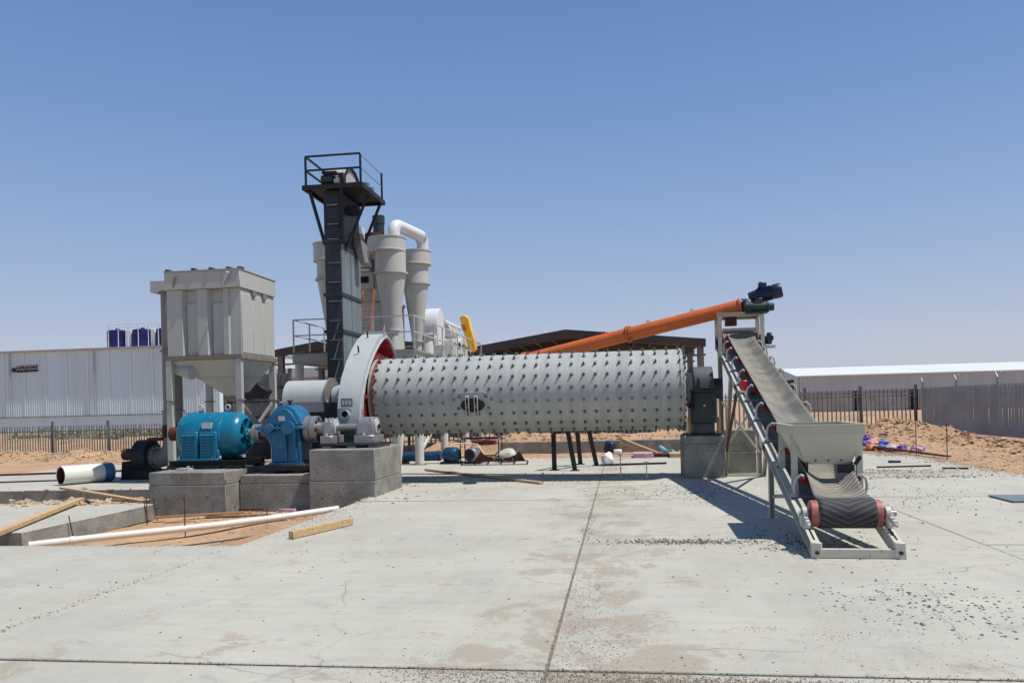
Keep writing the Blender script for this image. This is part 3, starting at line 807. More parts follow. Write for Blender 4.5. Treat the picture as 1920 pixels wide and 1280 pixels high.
for u in (-.115, .085):
    c = MB()
    for s in (-.034, .034): 
        for k in range(6):
            w0, w1 = -.27 + .47 * k / 6, -.27 + .47 * (k + 1) / 6
            c.bar(mp(u + s, w0, .055), mp(u + s, w1, .055), .014, .07, tuple(mn))
    for w in (-.03, .20): c.bar(mp(u - .04, w, .055), mp(u + .04, w, .055), .016, .06, tuple(mn))
    c.build('clamp', 'steel_pale', man)
    MB().cyl(mp(u, .03, 0), mp(u, .03, .10), .022, n=6).build('clamp_bolt', 'bolt', man)
c = MB()
for (u0, w0, u1, w1) in ((-.30, .29, .26, .29), (-.30, .29, -.44, .17), (.26, .29, .37, .20), (.37, .20, .375, .06)):
    c.bar(mp(u0, w0, .004), mp(u1, w1, .004), .014, .016, tuple(mn))
c.build('weld_bead', 'steel_pale', mill)

# ------------------------------------------------------------------ gear guard over the girth gear and pinion
GX0, GX1 = -6.22, -5.71
gd = thing('gear_guard', (-5.95, 18, .95), 'pale grey arched gear guard at the drive end of the mill', 'gear guard')
out = [(16.98, 1.33), (16.99, 1.72), (17.10, 2.08), (17.30, 2.44), (17.66, 2.82), (18.04, 3.12), (18.45, 3.38), (18.85, 3.54), (19.15, 3.58), (19.5, 3.45), (19.85, 3.18), (20.12, 2.82), (20.28, 2.4), (20.33, 1.95), (20.28, 1.33)]
inn = [(17.12, 1.33), (17.13, 1.72), (17.23, 2.04), (17.42, 2.38), (17.76, 2.74), (18.12, 3.02), (18.50, 3.26), (18.86, 3.42), (19.14, 3.49), (19.47, 3.385), (19.81, 3.13), (20.07, 2.795), (20.23, 2.385), (20.28, 1.95), (20.23, 1.33)]
b = MB()
n = len(out)
for x in (GX0, GX1):
    b.v += [(x, y, z) for (y, z) in out] + [(x, y, z) for (y, z) in inn]
for i in range(n - 1):
    b.f += [(i, i + 1, 2 * n + i + 1, 2 * n + i), (n + i, n + i + 1, 3 * n + i + 1, 3 * n + i), (i, i + 1, n + i + 1, n + i), (2 * n + i, 2 * n + i + 1, 3 * n + i + 1, 3 * n + i)]
for i in (0, n - 1): b.f.append((i, n + i, 3 * n + i, 2 * n + i))
b.build('cover', 'guard_paint', gd, ang=30)
MB().add([(GX0 + .02, y, z) for (y, z) in inn] , [tuple(range(len(inn)))]).build('back_plate', 'gear_red', gd)
# rolled lip round the opening, with the split flange on top
lip = MB()
for i in range(n - 1):
    lip.bar((GX1 + .012, inn[i][0], inn[i][1]), (GX1 + .012, inn[i + 1][0], inn[i + 1][1]), .022, .05, (1, 0, 0))
lip.build('lip', 'guard_paint', gd)
MB().box2((GX0 + .02, 18.93, 3.50), (GX1 + .03, 18.955, 3.62)).box2((GX0 + .02, 18.975, 3.50), (GX1 + .03, 19.0, 3.62)).build('split_flange', 'guard_paint', gd)
b = MB()
for x in (GX0 + .03, GX1 - .004):
    b.v += [(x, 18.7 + (y - 18.7) * .994, 2.0 + (z - 2.0) * .994) for (y, z) in inn]
b.f = [(i, i + 1, n + i + 1, n + i) for i in range(n - 1)]
b.build('liner', 'gear_red', gd)
MB().box2((-6.12, 16.955, 1.78), (-5.86, 16.985, 1.97)).build('nameplate', 'slate_light', gd)
for k in range(3): MB().box2((-6.09 + .075 * k, 16.940, 1.83), (-6.045 + .075 * k, 16.954, 1.92)).build('nameplate_mark', 'steel_pale', gd)
MB().lathe([(.105, 0), (.105, .10), (.075, .10), (.075, .02), (0, .02)], (-6.02, 16.98, 1.62), (0, -1, 0), 24).build('inspection_port', 'guard_paint', gd)
MB().lathe([(.074, 0), (.074, .01)], (-6.02, 16.955, 1.62), (0, -1, 0), 20).build('port_shade', 'dark_opening', gd)  # near-black disc in place of the shade inside the open stub
MB().box2((GX0 + .01, 16.9, .98), (GX1 - .06, 19.9, 1.326)).build('sump', 'green_black', gd, bevel=.02)
MB().box2((GX0 - .02, 16.88, 1.14), (GX1 - .03, 19.95, 1.165)).build('sump_flange', 'green_black', gd)
for k, (y, z) in enumerate(((17.9, 3.12), (18.6, 3.52))): MB().cyl((-6.0, y, z - .08), (-6.0, y - .05, z + .07), .02, n=8).build('lifting_stud', 'black_steel', gd)

# ------------------------------------------------------------------ drive line: motor, reducer, couplings, pinion bearings
SY, SZ = 16.1, 1.35
mo = thing('electric_motor', (-8.6, SY, .56), 'large teal electric motor with louvred side vents and two lifting eyes', 'motor')
R0 = .475
MB().lathe([(.20, 0), (.30, .015), (.42, .09), (R0 - .005, .20), (R0, .28), (R0, .98), (R0 + .012, .99), (R0 + .012, 1.06), (R0, 1.07), (R0 - .012, 1.08), (R0 - .012, 1.24), (.44, 1.36), (.36, 1.455), (.33, 1.465), (.33, 1.40), (.10, 1.40)], (-9.36, SY, SZ - .09), (1, 0, 0), 64).build('body', 'teal', mo)
for x in (-9.08, -8.38): 
    MB().lathe([(R0 + .001, 0), (R0 + .014, .004), (R0 + .014, .03), (R0 + .001, .034)], (x, SY, SZ - .09), (1, 0, 0), 64, cap=False).build('body_band', 'teal', mo)
for i in range(6):
    t = 2 * math.pi * i / 6 + .2
    MB().bar((-7.93, SY + .11 * math.cos(t), SZ - .09 + .11 * math.sin(t)), (-7.91, SY + .33 * math.cos(t), SZ - .09 + .33 * math.sin(t)), .05, .05, (1, 0, 0)).build('end_spoke', 'teal', mo)
MB().box2((-8.66, SY - R0 - .012, 1.40), (-8.46, SY - R0 + .10, 1.52)).build('rating_plate', 'steel_pale', mo)
MB().box2((-8.72, SY + .40, 1.1), (-8.40, SY + .62, 1.42)).build('terminal_box', 'teal', mo, bevel=.015)
MB().tube([(-8.9, SY + .5, 1.2), (-9.2, SY + .6, .9), (-9.5, SY + .6, .6), (-9.7, SY + .7, .35)], .02, 8).build('power_cable', 'black_steel', mo)
MB().cyl((-7.94, SY, SZ - .09), (-7.86, SY, SZ - .09), .13, n=24).build('bearing_cap', 'teal', mo)
for i in range(6):
    t = 2 * math.pi * i / 6
    MB().cyl((-7.86, SY + .1 * math.cos(t), SZ - .09 + .1 * math.sin(t)), (-7.845, SY + .1 * math.cos(t), SZ - .09 + .1 * math.sin(t)), .014, n=6).build('cap_bolt', 'steel_pale', mo)
MB().cyl((-9.62, SY, SZ - .06), (-9.36, SY, SZ - .06), .15, n=24).build('fan_cowl', 'rust', mo)
for x in (-8.93, -8.32):
    MB().cyl((x, SY, SZ + .38), (x, SY, SZ + .43), .05, n=12).build('eye_boss', 'teal', mo)
    MB().ring((x, SY, SZ + .485), (0, 1, 0), .052, .017, 20, 8).build('lifting_eye', 'steel_pale', mo)
# louvred vent panels on the near side
for vx in (-9.12, -8.70):
    MB().box2((vx, SY - R0 - .035, .76), (vx + .37, SY - .25, 1.33)).build('vent_panel', 'teal', mo, bevel=.012)
lou = MB().bar((0, 0, 0), (.32, 0, 0), .035, .012, (0, -.7, .7)).mesh('louvre', 'teal')
for vx in (-9.095, -8.675):
    for k in range(9): inst('louvre', lou, mo, (vx, SY - R0 - .045, .81 + .057 * k), (0, 0, 0))
for s in (-1, 1):
    MB().box2((-9.2, SY + s * .46 - .09, .735), (-8.28, SY + s * .46 + .09, .775)).build('foot_rail', 'teal', mo, bevel=.008)
    for x in (-9.12, -8.36): MB().box2((x - .06, SY + s * .42 - .06, .776), (x + .06, SY + s * .42 + .06, .95)).build('foot', 'teal', mo, bevel=.01)
for x in (-8.42, -8.26, -9.16):
    MB().cyl((x, SY - .50, .775), (x, SY - .50, .83), .025, n=6).build('foot_bolt', 'steel_pale', mo)
for s in (-1, 1): MB().channel((-9.44, SY + s * .46, .68), (-7.72, SY + s * .46, .68), .10, .11, .014, s).build('bed_beam', 'black_steel', mo)
for x in (-9.36, -8.6, -7.8): MB().channel((x, SY - .40, .68), (x, SY + .40, .68), .10, .10, .014).build('bed_beam', 'black_steel', mo)
for x, s in ((-9.25, 1), (-8.55, 1), (-7.95, 1), (-9.25, -1), (-8.45, -1), (-7.95, -1)):
    MB().box2((x - .17, SY + s * .46 - .10, .565), (x + .17, SY + s * .46 + .10, .622)).build('shim_block', 'black_steel', mo)
MB().box2((-8.98, SY - .95, .562), (-8.72, SY - .75, .61)).build('packing_plate', 'steel_pale', mo)

def coupling(lab, x0, x1, r, z):
    t = thing('shaft_coupling', ((x0 + x1) / 2, SY, z), lab, 'coupling', 'drive couplings')
    w = x1 - x0
    MB().lathe([(r * .42, 0), (r * .42, w * .28), (r, w * .28), (r, w * .47)], (x0, SY, z), (1, 0, 0), 36).build('half_hub', 'steel', t)
    MB().lathe([(r, 0), (r, w * .20), (r * .5, w * .20), (r * .5, w * .5)], (x0 + w * .5, SY, z), (1, 0, 0), 36).build('half_hub', 'steel', t)
    for i in range(8):
        q = 2 * math.pi * i / 8
        MB().cyl((x0 + w * .705, SY + r * .74 * math.cos(q), z + r * .74 * math.sin(q)), (x0 + w * .725, SY + r * .74 * math.cos(q), z + r * .74 * math.sin(q)), r * .15, n=10).build('coupling_pin', 'dark_opening', t)
coupling('smaller grey coupling between the teal motor and the blue reducer', -7.84, -7.45, .19, SZ - .08)
coupling('larger grey coupling between the blue reducer and the pinion bearing', -6.72, -6.13, .275, SZ - .02)

gb = thing('gear_reducer', (-6.95, SY, .5), 'blue gear reducer with a peaked split casing', 'gear reducer')
hood = [(-7.42, 1.405), (-7.36, 1.50), (-7.08, 1.80), (-6.96, 1.845), (-6.84, 1.845), (-6.70, 1.76), (-6.58, 1.58), (-6.54, 1.405)]
MB().prism(hood, SY - .34, SY + .34, 'y').build('upper_casing', 'blue', gb, bevel=.025, seg=2)
MB().prism([(x_, z_ - .02) for x_, z_ in [(-7.30, 1.45), (-7.06, 1.74), (-6.93, 1.80), (-6.86, 1.80), (-6.74, 1.7), (-6.64, 1.52), (-6.62, 1.45)]], SY - .385, SY - .341, 'y').build('cover_rib', 'blue', gb, bevel=.01)
MB().box((-7.22, SY, 1.665), (.34, .30, .018), Matrix.Rotation(-.82, 3, 'Y')).build('hatch', 'blue', gb, bevel=.006)
MB().box2((-7.02, SY - .392, 1.52), (-6.88, SY - .386, 1.62)).build('rating_plate', 'steel_pale', gb)
MB().box2((-7.52, SY - .42, 1.345), (-6.48, SY + .42, 1.403)).build('joint_flange', 'blue', gb, bevel=.006)
MB().box2((-7.22, SY - .33, .66), (-6.60, SY + .33, 1.344)).build('lower_casing', 'blue', gb, bevel=.02)
MB().prism([(-7.44, 1.344), (-7.22, 1.344), (-7.22, 1.0), (-7.3, 1.12)], SY - .30, SY + .30, 'y').build('casing_wing', 'blue', gb)
for x in (-6.88, -6.68): MB().prism([(SY - .33, 1.34), (SY - .44, 1.34), (SY - .44, 1.22), (SY - .36, .70), (SY - .33, .70)], x - .02, x + .02, 'x').build('casing_rib', 'blue', gb)
for (x, r) in ((-7.22, .10), (-6.80, .14)):
    MB().cyl((x, SY - .47, 1.375), (x, SY - .34, 1.375), r, n=20).build('bearing_cover', 'blue', gb)
for x in (-7.45, -7.3, -7.05, -6.6):
    MB().cyl((x, SY - .385, 1.32), (x, SY - .385, 1.43), .018, n=6).build('flange_bolt', 'blue', gb)
for (y0_, y1_) in ((SY - .40, SY - .34), (SY + .34, SY + .40)):
    MB().cyl((-7.48, (y0_ + y1_) / 2, 1.375), (-7.40, (y0_ + y1_) / 2, 1.375), .04, n=10).build('lifting_lug', 'blue', gb)
MB().cyl((-6.56, SY, 1.37), (-6.48, SY, 1.37), .17, n=24).build('output_cover', 'blue', gb)
MB().cyl((-6.93, SY, 1.84), (-6.93, SY, 1.92), .035, n=10).cyl((-6.93, SY, 1.92), (-6.93, SY, 1.95), .06, n=10).build('breather', 'motor_navy', gb)
MB().box2((-7.24, SY - .42, .625), (-6.56, SY + .42, .66)).build('foot', 'blue', gb)
MB().box2((-7.34, SY - .48, .49), (-6.44, SY + .48, .62)).build('bed_plate', 'black_steel', gb, bevel=.01)
for x in (-7.2, -6.6): MB().box2((x - .1, SY - .44, .442), (x + .1, SY + .44, .489)).build('shim_block', 'black_steel', gb)

pl = thing('bearing_bed', (-5.5, SY, .94), 'dark bed plate carrying the two pinion bearings', 'bed plate')
MB().box2((-6.12, SY - .52, .985), (-4.86, SY + .52, 1.02)).build('plate', 'black_steel', pl, bevel=.006)
for x in (-5.98, -5.45, -5.0): MB().box2((x - .09, SY - .45, .943), (x + .09, SY + .45, .984)).build('shim_block', 'steel', pl)
def pblock(lab, x0, x1, h):
    t = thing('pillow_block', ((x0 + x1) / 2, SY, 1.022), lab, 'bearing', 'pinion bearings')
    zc = SZ + .02
    MB().box2((x0 - .03, SY - .36, 1.023), (x1 + .04, SY + .36, 1.19)).build('base', 'steel', t, bevel=.012)
    MB().prism([(SY - .27, 1.192), (SY - .27, zc), (SY - .25, zc + .10), (SY - .15, zc + h), (SY + .15, zc + h), (SY + .25, zc + .10), (SY + .27, zc), (SY + .27, 1.192)], x0, x1, 'x').build('housing', 'steel', t, bevel=.02)
    MB().lathe([(.16, 0), (.16, .02), (.07, .03), (.07, .05)], (x1, SY, zc), (1, 0, 0), 28).build('end_cover', 'steel_pale', t)
    for s in (-1, 1):
        for xx in (x0 + .05, x1 - .05): MB().cyl((xx, SY + s * .21, zc + .06), (xx, SY + s * .21, zc + .19), .022, n=6).build('cap_bolt', 'steel_pale', t)
    for s in (-1, 1): MB().cyl(((x0 + x1) / 2, SY + s * .32, 1.19), ((x0 + x1) / 2, SY + s * .32, 1.24), .03, n=6).build('base_bolt', 'steel_pale', t)
pblock('small pillow block bearing between the large coupling and the gear guard', -6.12, -5.93, .17)
pblock('pillow block bearing with a round end cover on the mill side of the guard', -5.40, -5.05, .19)
tag(MB().cyl((-6.2, SY, SZ), (-5.0, SY, SZ), .075, n=20).build('pinion_shaft', 'steel'), 'short grey pinion shaft passing through the gear guard', 'shaft')

# outlet drum of the mill, left of the guard
od = thing('outlet_drum', (-7.6, 18.95, .82), 'grey half round outlet drum cover left of the gear guard', 'drum cover')
MB().lathe([(.46, 0), (.49, .02), (.49, 1.05), (.46, 1.07)], (-8.16, 18.95, 1.98), (1, 0, 0), 40).build('cover', 'guard_paint', od)
MB().lathe([(.54, 0), (.54, .05)], (-7.08, 18.95, 1.98), (1, 0, 0), 40).build('flange', 'duct_grey', od)
MB().box2((-8.2, 18.42, 1.92), (-7.0, 18.5, 1.97)).build('joint_flange', 'steel_pale', od)
MB().box2((-8.1, 18.56, .83), (-7.05, 19.4, 1.91)).build('stand', 'black_steel', od)
MB().lathe([(.30, 0), (.36, .2), (.56, .33), (.66, .40)], (-6.98, 18.95, 2.0), (1, 0, 0), 40).build('throat', 'guard_paint', od)
MB().cyl((-8.2, 18.6, 1.84), (-8.2, 18.6, 2.02), .05, n=10).build('valve', 'motor_green', od)
MB().box2((-6.95, 18.1, .95), (-6.4, 19.3, 1.9)).build('pedestal', 'black_steel', od)

# main bearing at the feed end
mb = thing('main_bearing', (1.8, 18.9, .95), 'tall dark green main bearing housing at the feed end of the mill', 'bearing')
MB().box2((1.44, 18.26, .953), (2.20, 19.5, .985)).build('sole_plate', 'black_steel', mb)
MB().box2((1.60, 18.34, .986), (2.06, 19.4, 1.22)).build('foot', 'slate_mid', mb, bevel=.015)
MB().box2((1.56, 18.30, 1.221), (2.10, 19.44, 1.92)).build('pedestal', 'green_black', mb, bevel=.02)
MB().box2((1.53, 18.27, 1.921), (2.13, 19.47, 1.97)).build('joint_flange', 'green_black', mb, bevel=.006)
MB().prism([(18.32, 1.971), (18.32, 2.12), (18.42, 2.36), (18.58, 2.50), (19.16, 2.50), (19.32, 2.36), (19.42, 2.12), (19.42, 1.971)], 1.62, 2.06, 'x').build('cap', 'slate_mid', mb, bevel=.02)
MB().prism([(18.26, 2.0), (18.26, 2.14), (18.36, 2.30), (18.36, 2.0)], 1.74, 1.94, 'x').build('cap_rib', 'slate_mid', mb)
MB().cyl((1.84, 18.26, 1.62), (1.84, 18.30, 1.62), .025, n=10).build('plug', 'steel_pale', mb)
MB().cyl((1.84, 18.36, 2.20), (1.84, 18.32, 2.20), .022, n=10).build('plug', 'steel_pale', mb)
MB().cyl((1.52, 18.9, 2.0), (1.62, 18.9, 2.0), .44, n=32).build('trunnion_seal', 'slate', mb)
MB().cyl((2.06, 18.9, 2.0), (2.30, 18.9, 2.0), .24, n=32).build('feed_throat', 'slate', mb)
for x in (1.50, 2.16): MB().cyl((x, 18.40, .98), (x, 18.40, 1.35), .035, n=10).build('anchor_stud', 'wood', mb)

# ------------------------------------------------------------------ belt conveyor (built in its own frame: u across, v along, z up)
cv = thing('belt_conveyor', (2.445, 8.88, 0), 'beige inclined belt conveyor with red idler rollers and a feed hopper', 'conveyor', None, -math.atan(.028))
def ST(v): return .155 + .272 * v
HU = .42
def cb(name, m, b, parent=cv, **k): return b.build(name, m, parent, local=True, **k)
slope = Vector((0, 1, .272)).normalized()
for s in (-1, 1):
    b = MB()
    b.channel((s * HU, .02, ST(.02) - .075), (s * HU, 10.7, ST(10.7) - .075), .09, .15, .012, -s)
    st_ = cb('stringer', 'beige', b)
    b = MB().box2((s * HU - .055, -.02, 0), (s * HU + .055, .05, .175))
    cb('foot_block', 'beige', b, bevel=.008)
    cb('foot_bolt', 'rust', MB().cyl((s * HU, -.045, .07), (s * HU, -.02, .07), .022, n=6))
    cb('take_up_slot', 'dark_opening', MB().bar((s * HU, .10, ST(.10) + .0025), (s * HU, .52, ST(.52) + .0025), .022, .004))
    # splice joints of the stringer
    for v in (3.6, 7.2): cb('splice_plate', 'beige', MB().bar((s * HU + s * .052, v - .15, ST(v - .15) - .075), (s * HU + s * .052, v + .15, ST(v + .15) - .075), .010, .12))
cb('foot_beam', 'beige', MB().channel((-HU - .04, .03, .055), (HU + .04, .03, .055), .08, .09, .01, 1))
for v in (2.7, 5.1, 7.4, 9.6): cb('cross_member', 'slate_light', MB().bar((-HU, v, ST(v) - .09), (HU, v, ST(v) - .09), .06, .06))

# tail and head pulleys, bearings and take-up screws
TV, TZ, TR = .50, .415, .150
cb('tail_pulley', 'pulley_red', MB().lathe([(TR - .006, 0), (TR, .006), (TR, .744), (TR - .006, .75)], (-.385, TV, TZ), (1, 0, 0), 40))
cb('pulley_shaft', 'steel', MB().cyl((-.50, TV, TZ), (.53, TV, TZ), .035, n=16))
for s in (-1, 1):
    bb = cb('tail_bearing', 'beige', MB().box2((s * .44 - .03, TV - .12, TZ - .16), (s * .44 + .03, TV + .12, TZ - .11)).cyl((s * .44 - .03, TV, TZ), (s * .44 + .03, TV, TZ), .075, n=18).box2((s * .45 - .04, TV - .06, TZ - .12), (s * .45 + .04, TV + .06, TZ)), bevel=.006)
    cb('take_up_screw', 'steel_pale', MB().cyl((s * .45, TV - .30, TZ - .10), (s * .45, TV - .05, TZ - .03), .018, n=8).cyl((s * .45, TV - .24, TZ - .085), (s * .45, TV - .19, TZ - .07), .036, n=6).cyl((s * .45, TV - .16, TZ - .06), (s * .45, TV - .12, TZ - .05), .036, n=6), bb)
    cb('bearing_bolt', 'steel_pale', MB().cyl((s * .45, TV + .08, TZ - .11), (s * .45, TV + .08, TZ - .02), .016, n=6), bb)
HV, HZ, HR = 10.0, ST(10.0) + .22, .165
cb('head_pulley', 'pulley_red', MB().lathe([(HR, 0), (HR, .76)], (-.38, HV, HZ), (1, 0, 0), 36))
cb('pulley_shaft', 'steel', MB().cyl((-.54, HV, HZ), (.62, HV, HZ), .04, n=14))
for s in (-1, 1): cb('head_bearing', 'slate', MB().cyl((s * .49 - .05, HV, HZ), (s * .49 + .05, HV, HZ), .12, n=18).box2((s * .49 - .05, HV - .17, HZ - .17), (s * .49 + .05, HV + .17, HZ - .09)), bevel=.006)

# the belt loop: troughed carrying run, wraps and flat return run
W = .30
stations = []   # (v, z centre, trough)
NS = 90
for i in range(NS + 1):
    v = TV + (HV - TV) * i / NS
    tr = min(1, (v - TV) / .7) * min(1, (HV - v) / .8)
    tr = tr * tr * (3 - 2 * tr)
    zc = (TZ + TR + .012) * (1 - min(1, (v - TV) / .7)) + (ST(v) + .19) * min(1, (v - TV) / .7)
    if v > HV - .9: zc = zc + (HZ + HR + .01 - zc) * ((v - HV + .9) / .9) ** 2
    stations.append((v, zc, tr))
NB = 14
b = MB(); uvs = []
rows = []
def row(pts, vv):
    rows.append(len(b.v)); b.v.extend(pts); uvs.extend([((-1 + 2 * j / NB) * W, vv) for j in range(NB + 1)])
for i in range(10, 0, -1):              # wrap round the tail pulley, from below up to the top
    t = math.pi * (1 - 0) * i / 10
    r = TR + .012
    row([((-1 + 2 * j / NB) * W, TV - r * math.sin(t), TZ + r * math.cos(t)) for j in range(NB + 1)], -.05 * i)
for (v, zc, tr) in stations:
    pts = []
    for j in range(NB + 1):
        q = -1 + 2 * j / NB
        e = max(0, (abs(q) - .30) / .70)
        pts.append((q * W * (1 - .075 * tr * e), v, zc + tr * .135 * e ** 1.15))
    row(pts, (v - TV))
for i in range(1, 11):
    t = math.pi * i / 10
    r = HR + .01
    row([((-1 + 2 * j / NB) * W, HV + r * math.sin(t), HZ + r * math.cos(t)) for j in range(NB + 1)], HV - TV + .05 * i)
for i in range(1, 30):
    f = i / 30
    v = HV + (TV - HV) * f
    z0 = HZ - HR - .01; z1 = TZ - TR - .012
    zz = (z0 + (z1 - z0) * f) - .10 * math.sin(math.pi * f)
    row([((-1 + 2 * j / NB) * W, v, zz) for j in range(NB + 1)], HV - TV + .6 + (HV - v))
for a_, c_ in zip(rows[:-1], rows[1:]):
    for j in range(NB): b.f.append((a_ + j, a_ + j + 1, c_ + j + 1, c_ + j))
for j in range(NB): b.f.append((rows[-1] + j, rows[-1] + j + 1, rows[0] + j + 1, rows[0] + j))
me = bpy.data.meshes.new('belt'); me.from_pydata(b.v, [], b.f); me.materials.append(M['belt'])
uvl = me.uv_layers.new(name='UVMap')
for lp in me.loops: uvl.data[lp.index].uv = uvs[lp.vertex_index]
me.shade_smooth()
belt = bpy.data.objects.new('belt', me); COL.objects.link(belt); belt.parent = cv
sm = belt.modifiers.new('thickness', 'SOLIDIFY'); sm.thickness = .012; sm.offset = 0

# troughing idlers: base angle, two bent side brackets, three red rollers
idl = MB().bar((-HU - .02, 0, .02), (HU + .02, 0, .02), .07, .035).mesh('idler', 'slate_light', bevel=.004)
brk = MB().tube([(-HU + .015, -.02, .03), (-HU + .0, -.02, .16), (-HU + .02, -.02, .25), (-HU + .075, -.02, .30), (-HU + .105, -.015, .285)], .017, 8).box2((-HU - .03, -.05, .032), (-HU + .05, .03, .05)).mesh('bracket', 'steel_pale')
brk2 = MB().tube([(HU - .015, -.02, .03), (HU - .0, -.02, .16), (HU - .02, -.02, .25), (HU - .075, -.02, .30), (HU - .105, -.015, .285)], .017, 8).box2((HU - .05, -.05, .032), (HU + .03, .03, .05)).mesh('bracket', 'steel_pale')
inb = MB().bar((-.115, 0, .03), (-.115, 0, .12), .02, .03, (0, 1, 0)).bar((.115, 0, .03), (.115, 0, .12), .02, .03, (0, 1, 0)).mesh('inner_bracket', 'slate_light')
r1 = MB().cyl((-.105, 0, .118), (.105, 0, .118), .044, n=16).mesh('roller', 'roller_red')
r2 = MB().cyl((-.115, 0, .122), (-.325, 0, .240), .045, n=16).cyl((-.325, 0, .240), (-.345, 0, .252), .03, n=12).mesh('roller', 'roller_red')
r3 = MB().cyl((.115, 0, .122), (.325, 0, .240), .045, n=16).cyl((.325, 0, .240), (.345, 0, .252), .03, n=12).mesh('roller', 'roller_red')
tilt = math.atan(.272)
for v in (1.28, 2.36, 3.40, 4.50, 5.65, 6.80, 7.90, 8.85, 9.55):
    o = inst('idler', idl, cv, (0, v, ST(v)), (tilt, 0, 0), local=True)
    for nm, me_ in (('bracket', brk), ('bracket', brk2), ('inner_bracket', inb), ('roller', r1), ('roller', r2), ('roller', r3)):
        q = bpy.data.objects.new(nm, me_); COL.objects.link(q); q.parent = o
# red pull-cord switch and grey box on the near stringer
sw = cb('pull_switch', 'switch_red', MB().box2((-HU - .02, 6.16, ST(6.2) + .05), (-HU + .10, 6.36, ST(6.2) + .24)), bevel=.02)
cb('switch_plate', 'white', MB().box2((-HU - .035, 6.10, ST(6.2) + .01), (-HU + .06, 6.30, ST(6.2) + .05)), sw)
cb('junction_box', 'black_steel', MB().box2((-HU + .16, 6.2, ST(6.2) - .02), (-HU + .26, 6.36, ST(6.2) + .16)), bevel=.01)

# feed hopper with its legs and skirt
def frustum(b, u0, u1, v0, v1, z0, w0, w1, t0, t1, z1):
    A = [(u0, v0, z0), (u1, v0, z0), (u1, v1, z0), (u0, v1, z0)]; B = [(w0, t0, z1), (w1, t0, z1), (w1, t1, z1), (w0, t1, z1)]
    return b.add(A + B, [(i, (i + 1) % 4, 4 + (i + 1) % 4, 4 + i) for i in range(4)])
b = frustum(MB(), -.235, .275, 1.36, 2.30, .905, -.405, .41, 1.22, 2.50, 1.28)
b.add([(-.405, 1.22, 1.2802), (.41, 1.22, 1.2802), (.41, 2.5, 1.2802), (-.405, 2.5, 1.2802), (-.405, 1.22, 1.385), (.41, 1.22, 1.385), (.41, 2.5, 1.385), (-.405, 2.5, 1.385)], [(i, (i + 1) % 4, 4 + (i + 1) % 4, 4 + i) for i in range(4)])
me = b.mesh('hopper', 'beige', smooth=False)
hp = bpy.data.objects.new('hopper', me); COL.objects.link(hp); hp.parent = cv
ORG[hp.name] = ORG[cv.name]
q = hp.modifiers.new('plate', 'SOLIDIFY'); q.thickness = .010; q.offset = 0
for p0, p1 in (((-.42, 1.20, 1.385), (.425, 1.20, 1.385)), ((-.42, 2.52, 1.385), (.425, 2.52, 1.385)), ((-.42, 1.20, 1.385), (-.42, 2.52, 1.385)), ((.425, 1.20, 1.385), (.425, 2.52, 1.385))):
    cb('rim', 'beige', MB().bar(p0, p1, .05, .012 if p0[0] != p1[0] else .0125), hp)
for u in (-.14, .01, .16): cb('hopper_bolt', 'slate', MB().cyl((u, 1.335, .95), (u, 1.355, .95), .014, n=8), hp)
for s, u in ((-1, -.38), (1, .38)):
    for v in (1.40, 2.30):
        cb('hopper_leg', 'beige', MB().channel((u, v, ST(v)), (u, v, 1.27), .075, .05, .010, s, (0, 1, 0)), hp)
for u in (-.24, .28): cb('skirt', 'black_steel', MB().box2((u - .006, 1.30, .79), (u + .006, 2.6, .93)), hp)
cb('gate_plate', 'black_steel', MB().box2((.10, 1.28, .80), (.30, 1.30, .90)).bar((.30, 1.27, .90), (.36, 1.25, 1.0), .02, .05), hp)

# legs
def leg(p0, p1, w=.09, m='beige', nm='leg'): return cb(nm, m, MB().channel(p0, p1, w, w * .8, .009, 1, (1, 0, 0)))
for s in (-1, 1):
    leg((s * HU, 3.02, 0), (s * HU, 3.02, ST(3.02) - .15))
    cb('leg_plate', 'beige', MB().box2((s * HU - .09, 2.93, 0), (s * HU + .09, 3.11, .012)))
    leg((s * HU, 9.72, 0), (s * HU, 8.05, ST(8.05) - .15), .10)
    leg((s * HU, 10.35, 0), (s * HU, 10.35, ST(10.35) - .15), .12)
    cb('brace', 'rust', MB().bar((s * HU, 9.25, .62), (s * HU, 7.0, ST(7.0) - .15), .05, .05))
cb('sill', 'beige', MB().bar((-HU - .35, 9.72, .03), (HU + .05, 9.72, .03), .06, .05))
cb('cross_brace', 'beige', MB().bar((-HU, 10.35, .5), (HU, 10.35, 1.7), .05, .05))
cb('cross_brace', 'beige', MB().bar((HU, 10.30, .5), (-HU, 10.30, 1.7), .05, .05))
cb('cross_brace', 'beige', MB().bar((-HU, 3.02, .32), (HU, 3.02, .32), .05, .05))

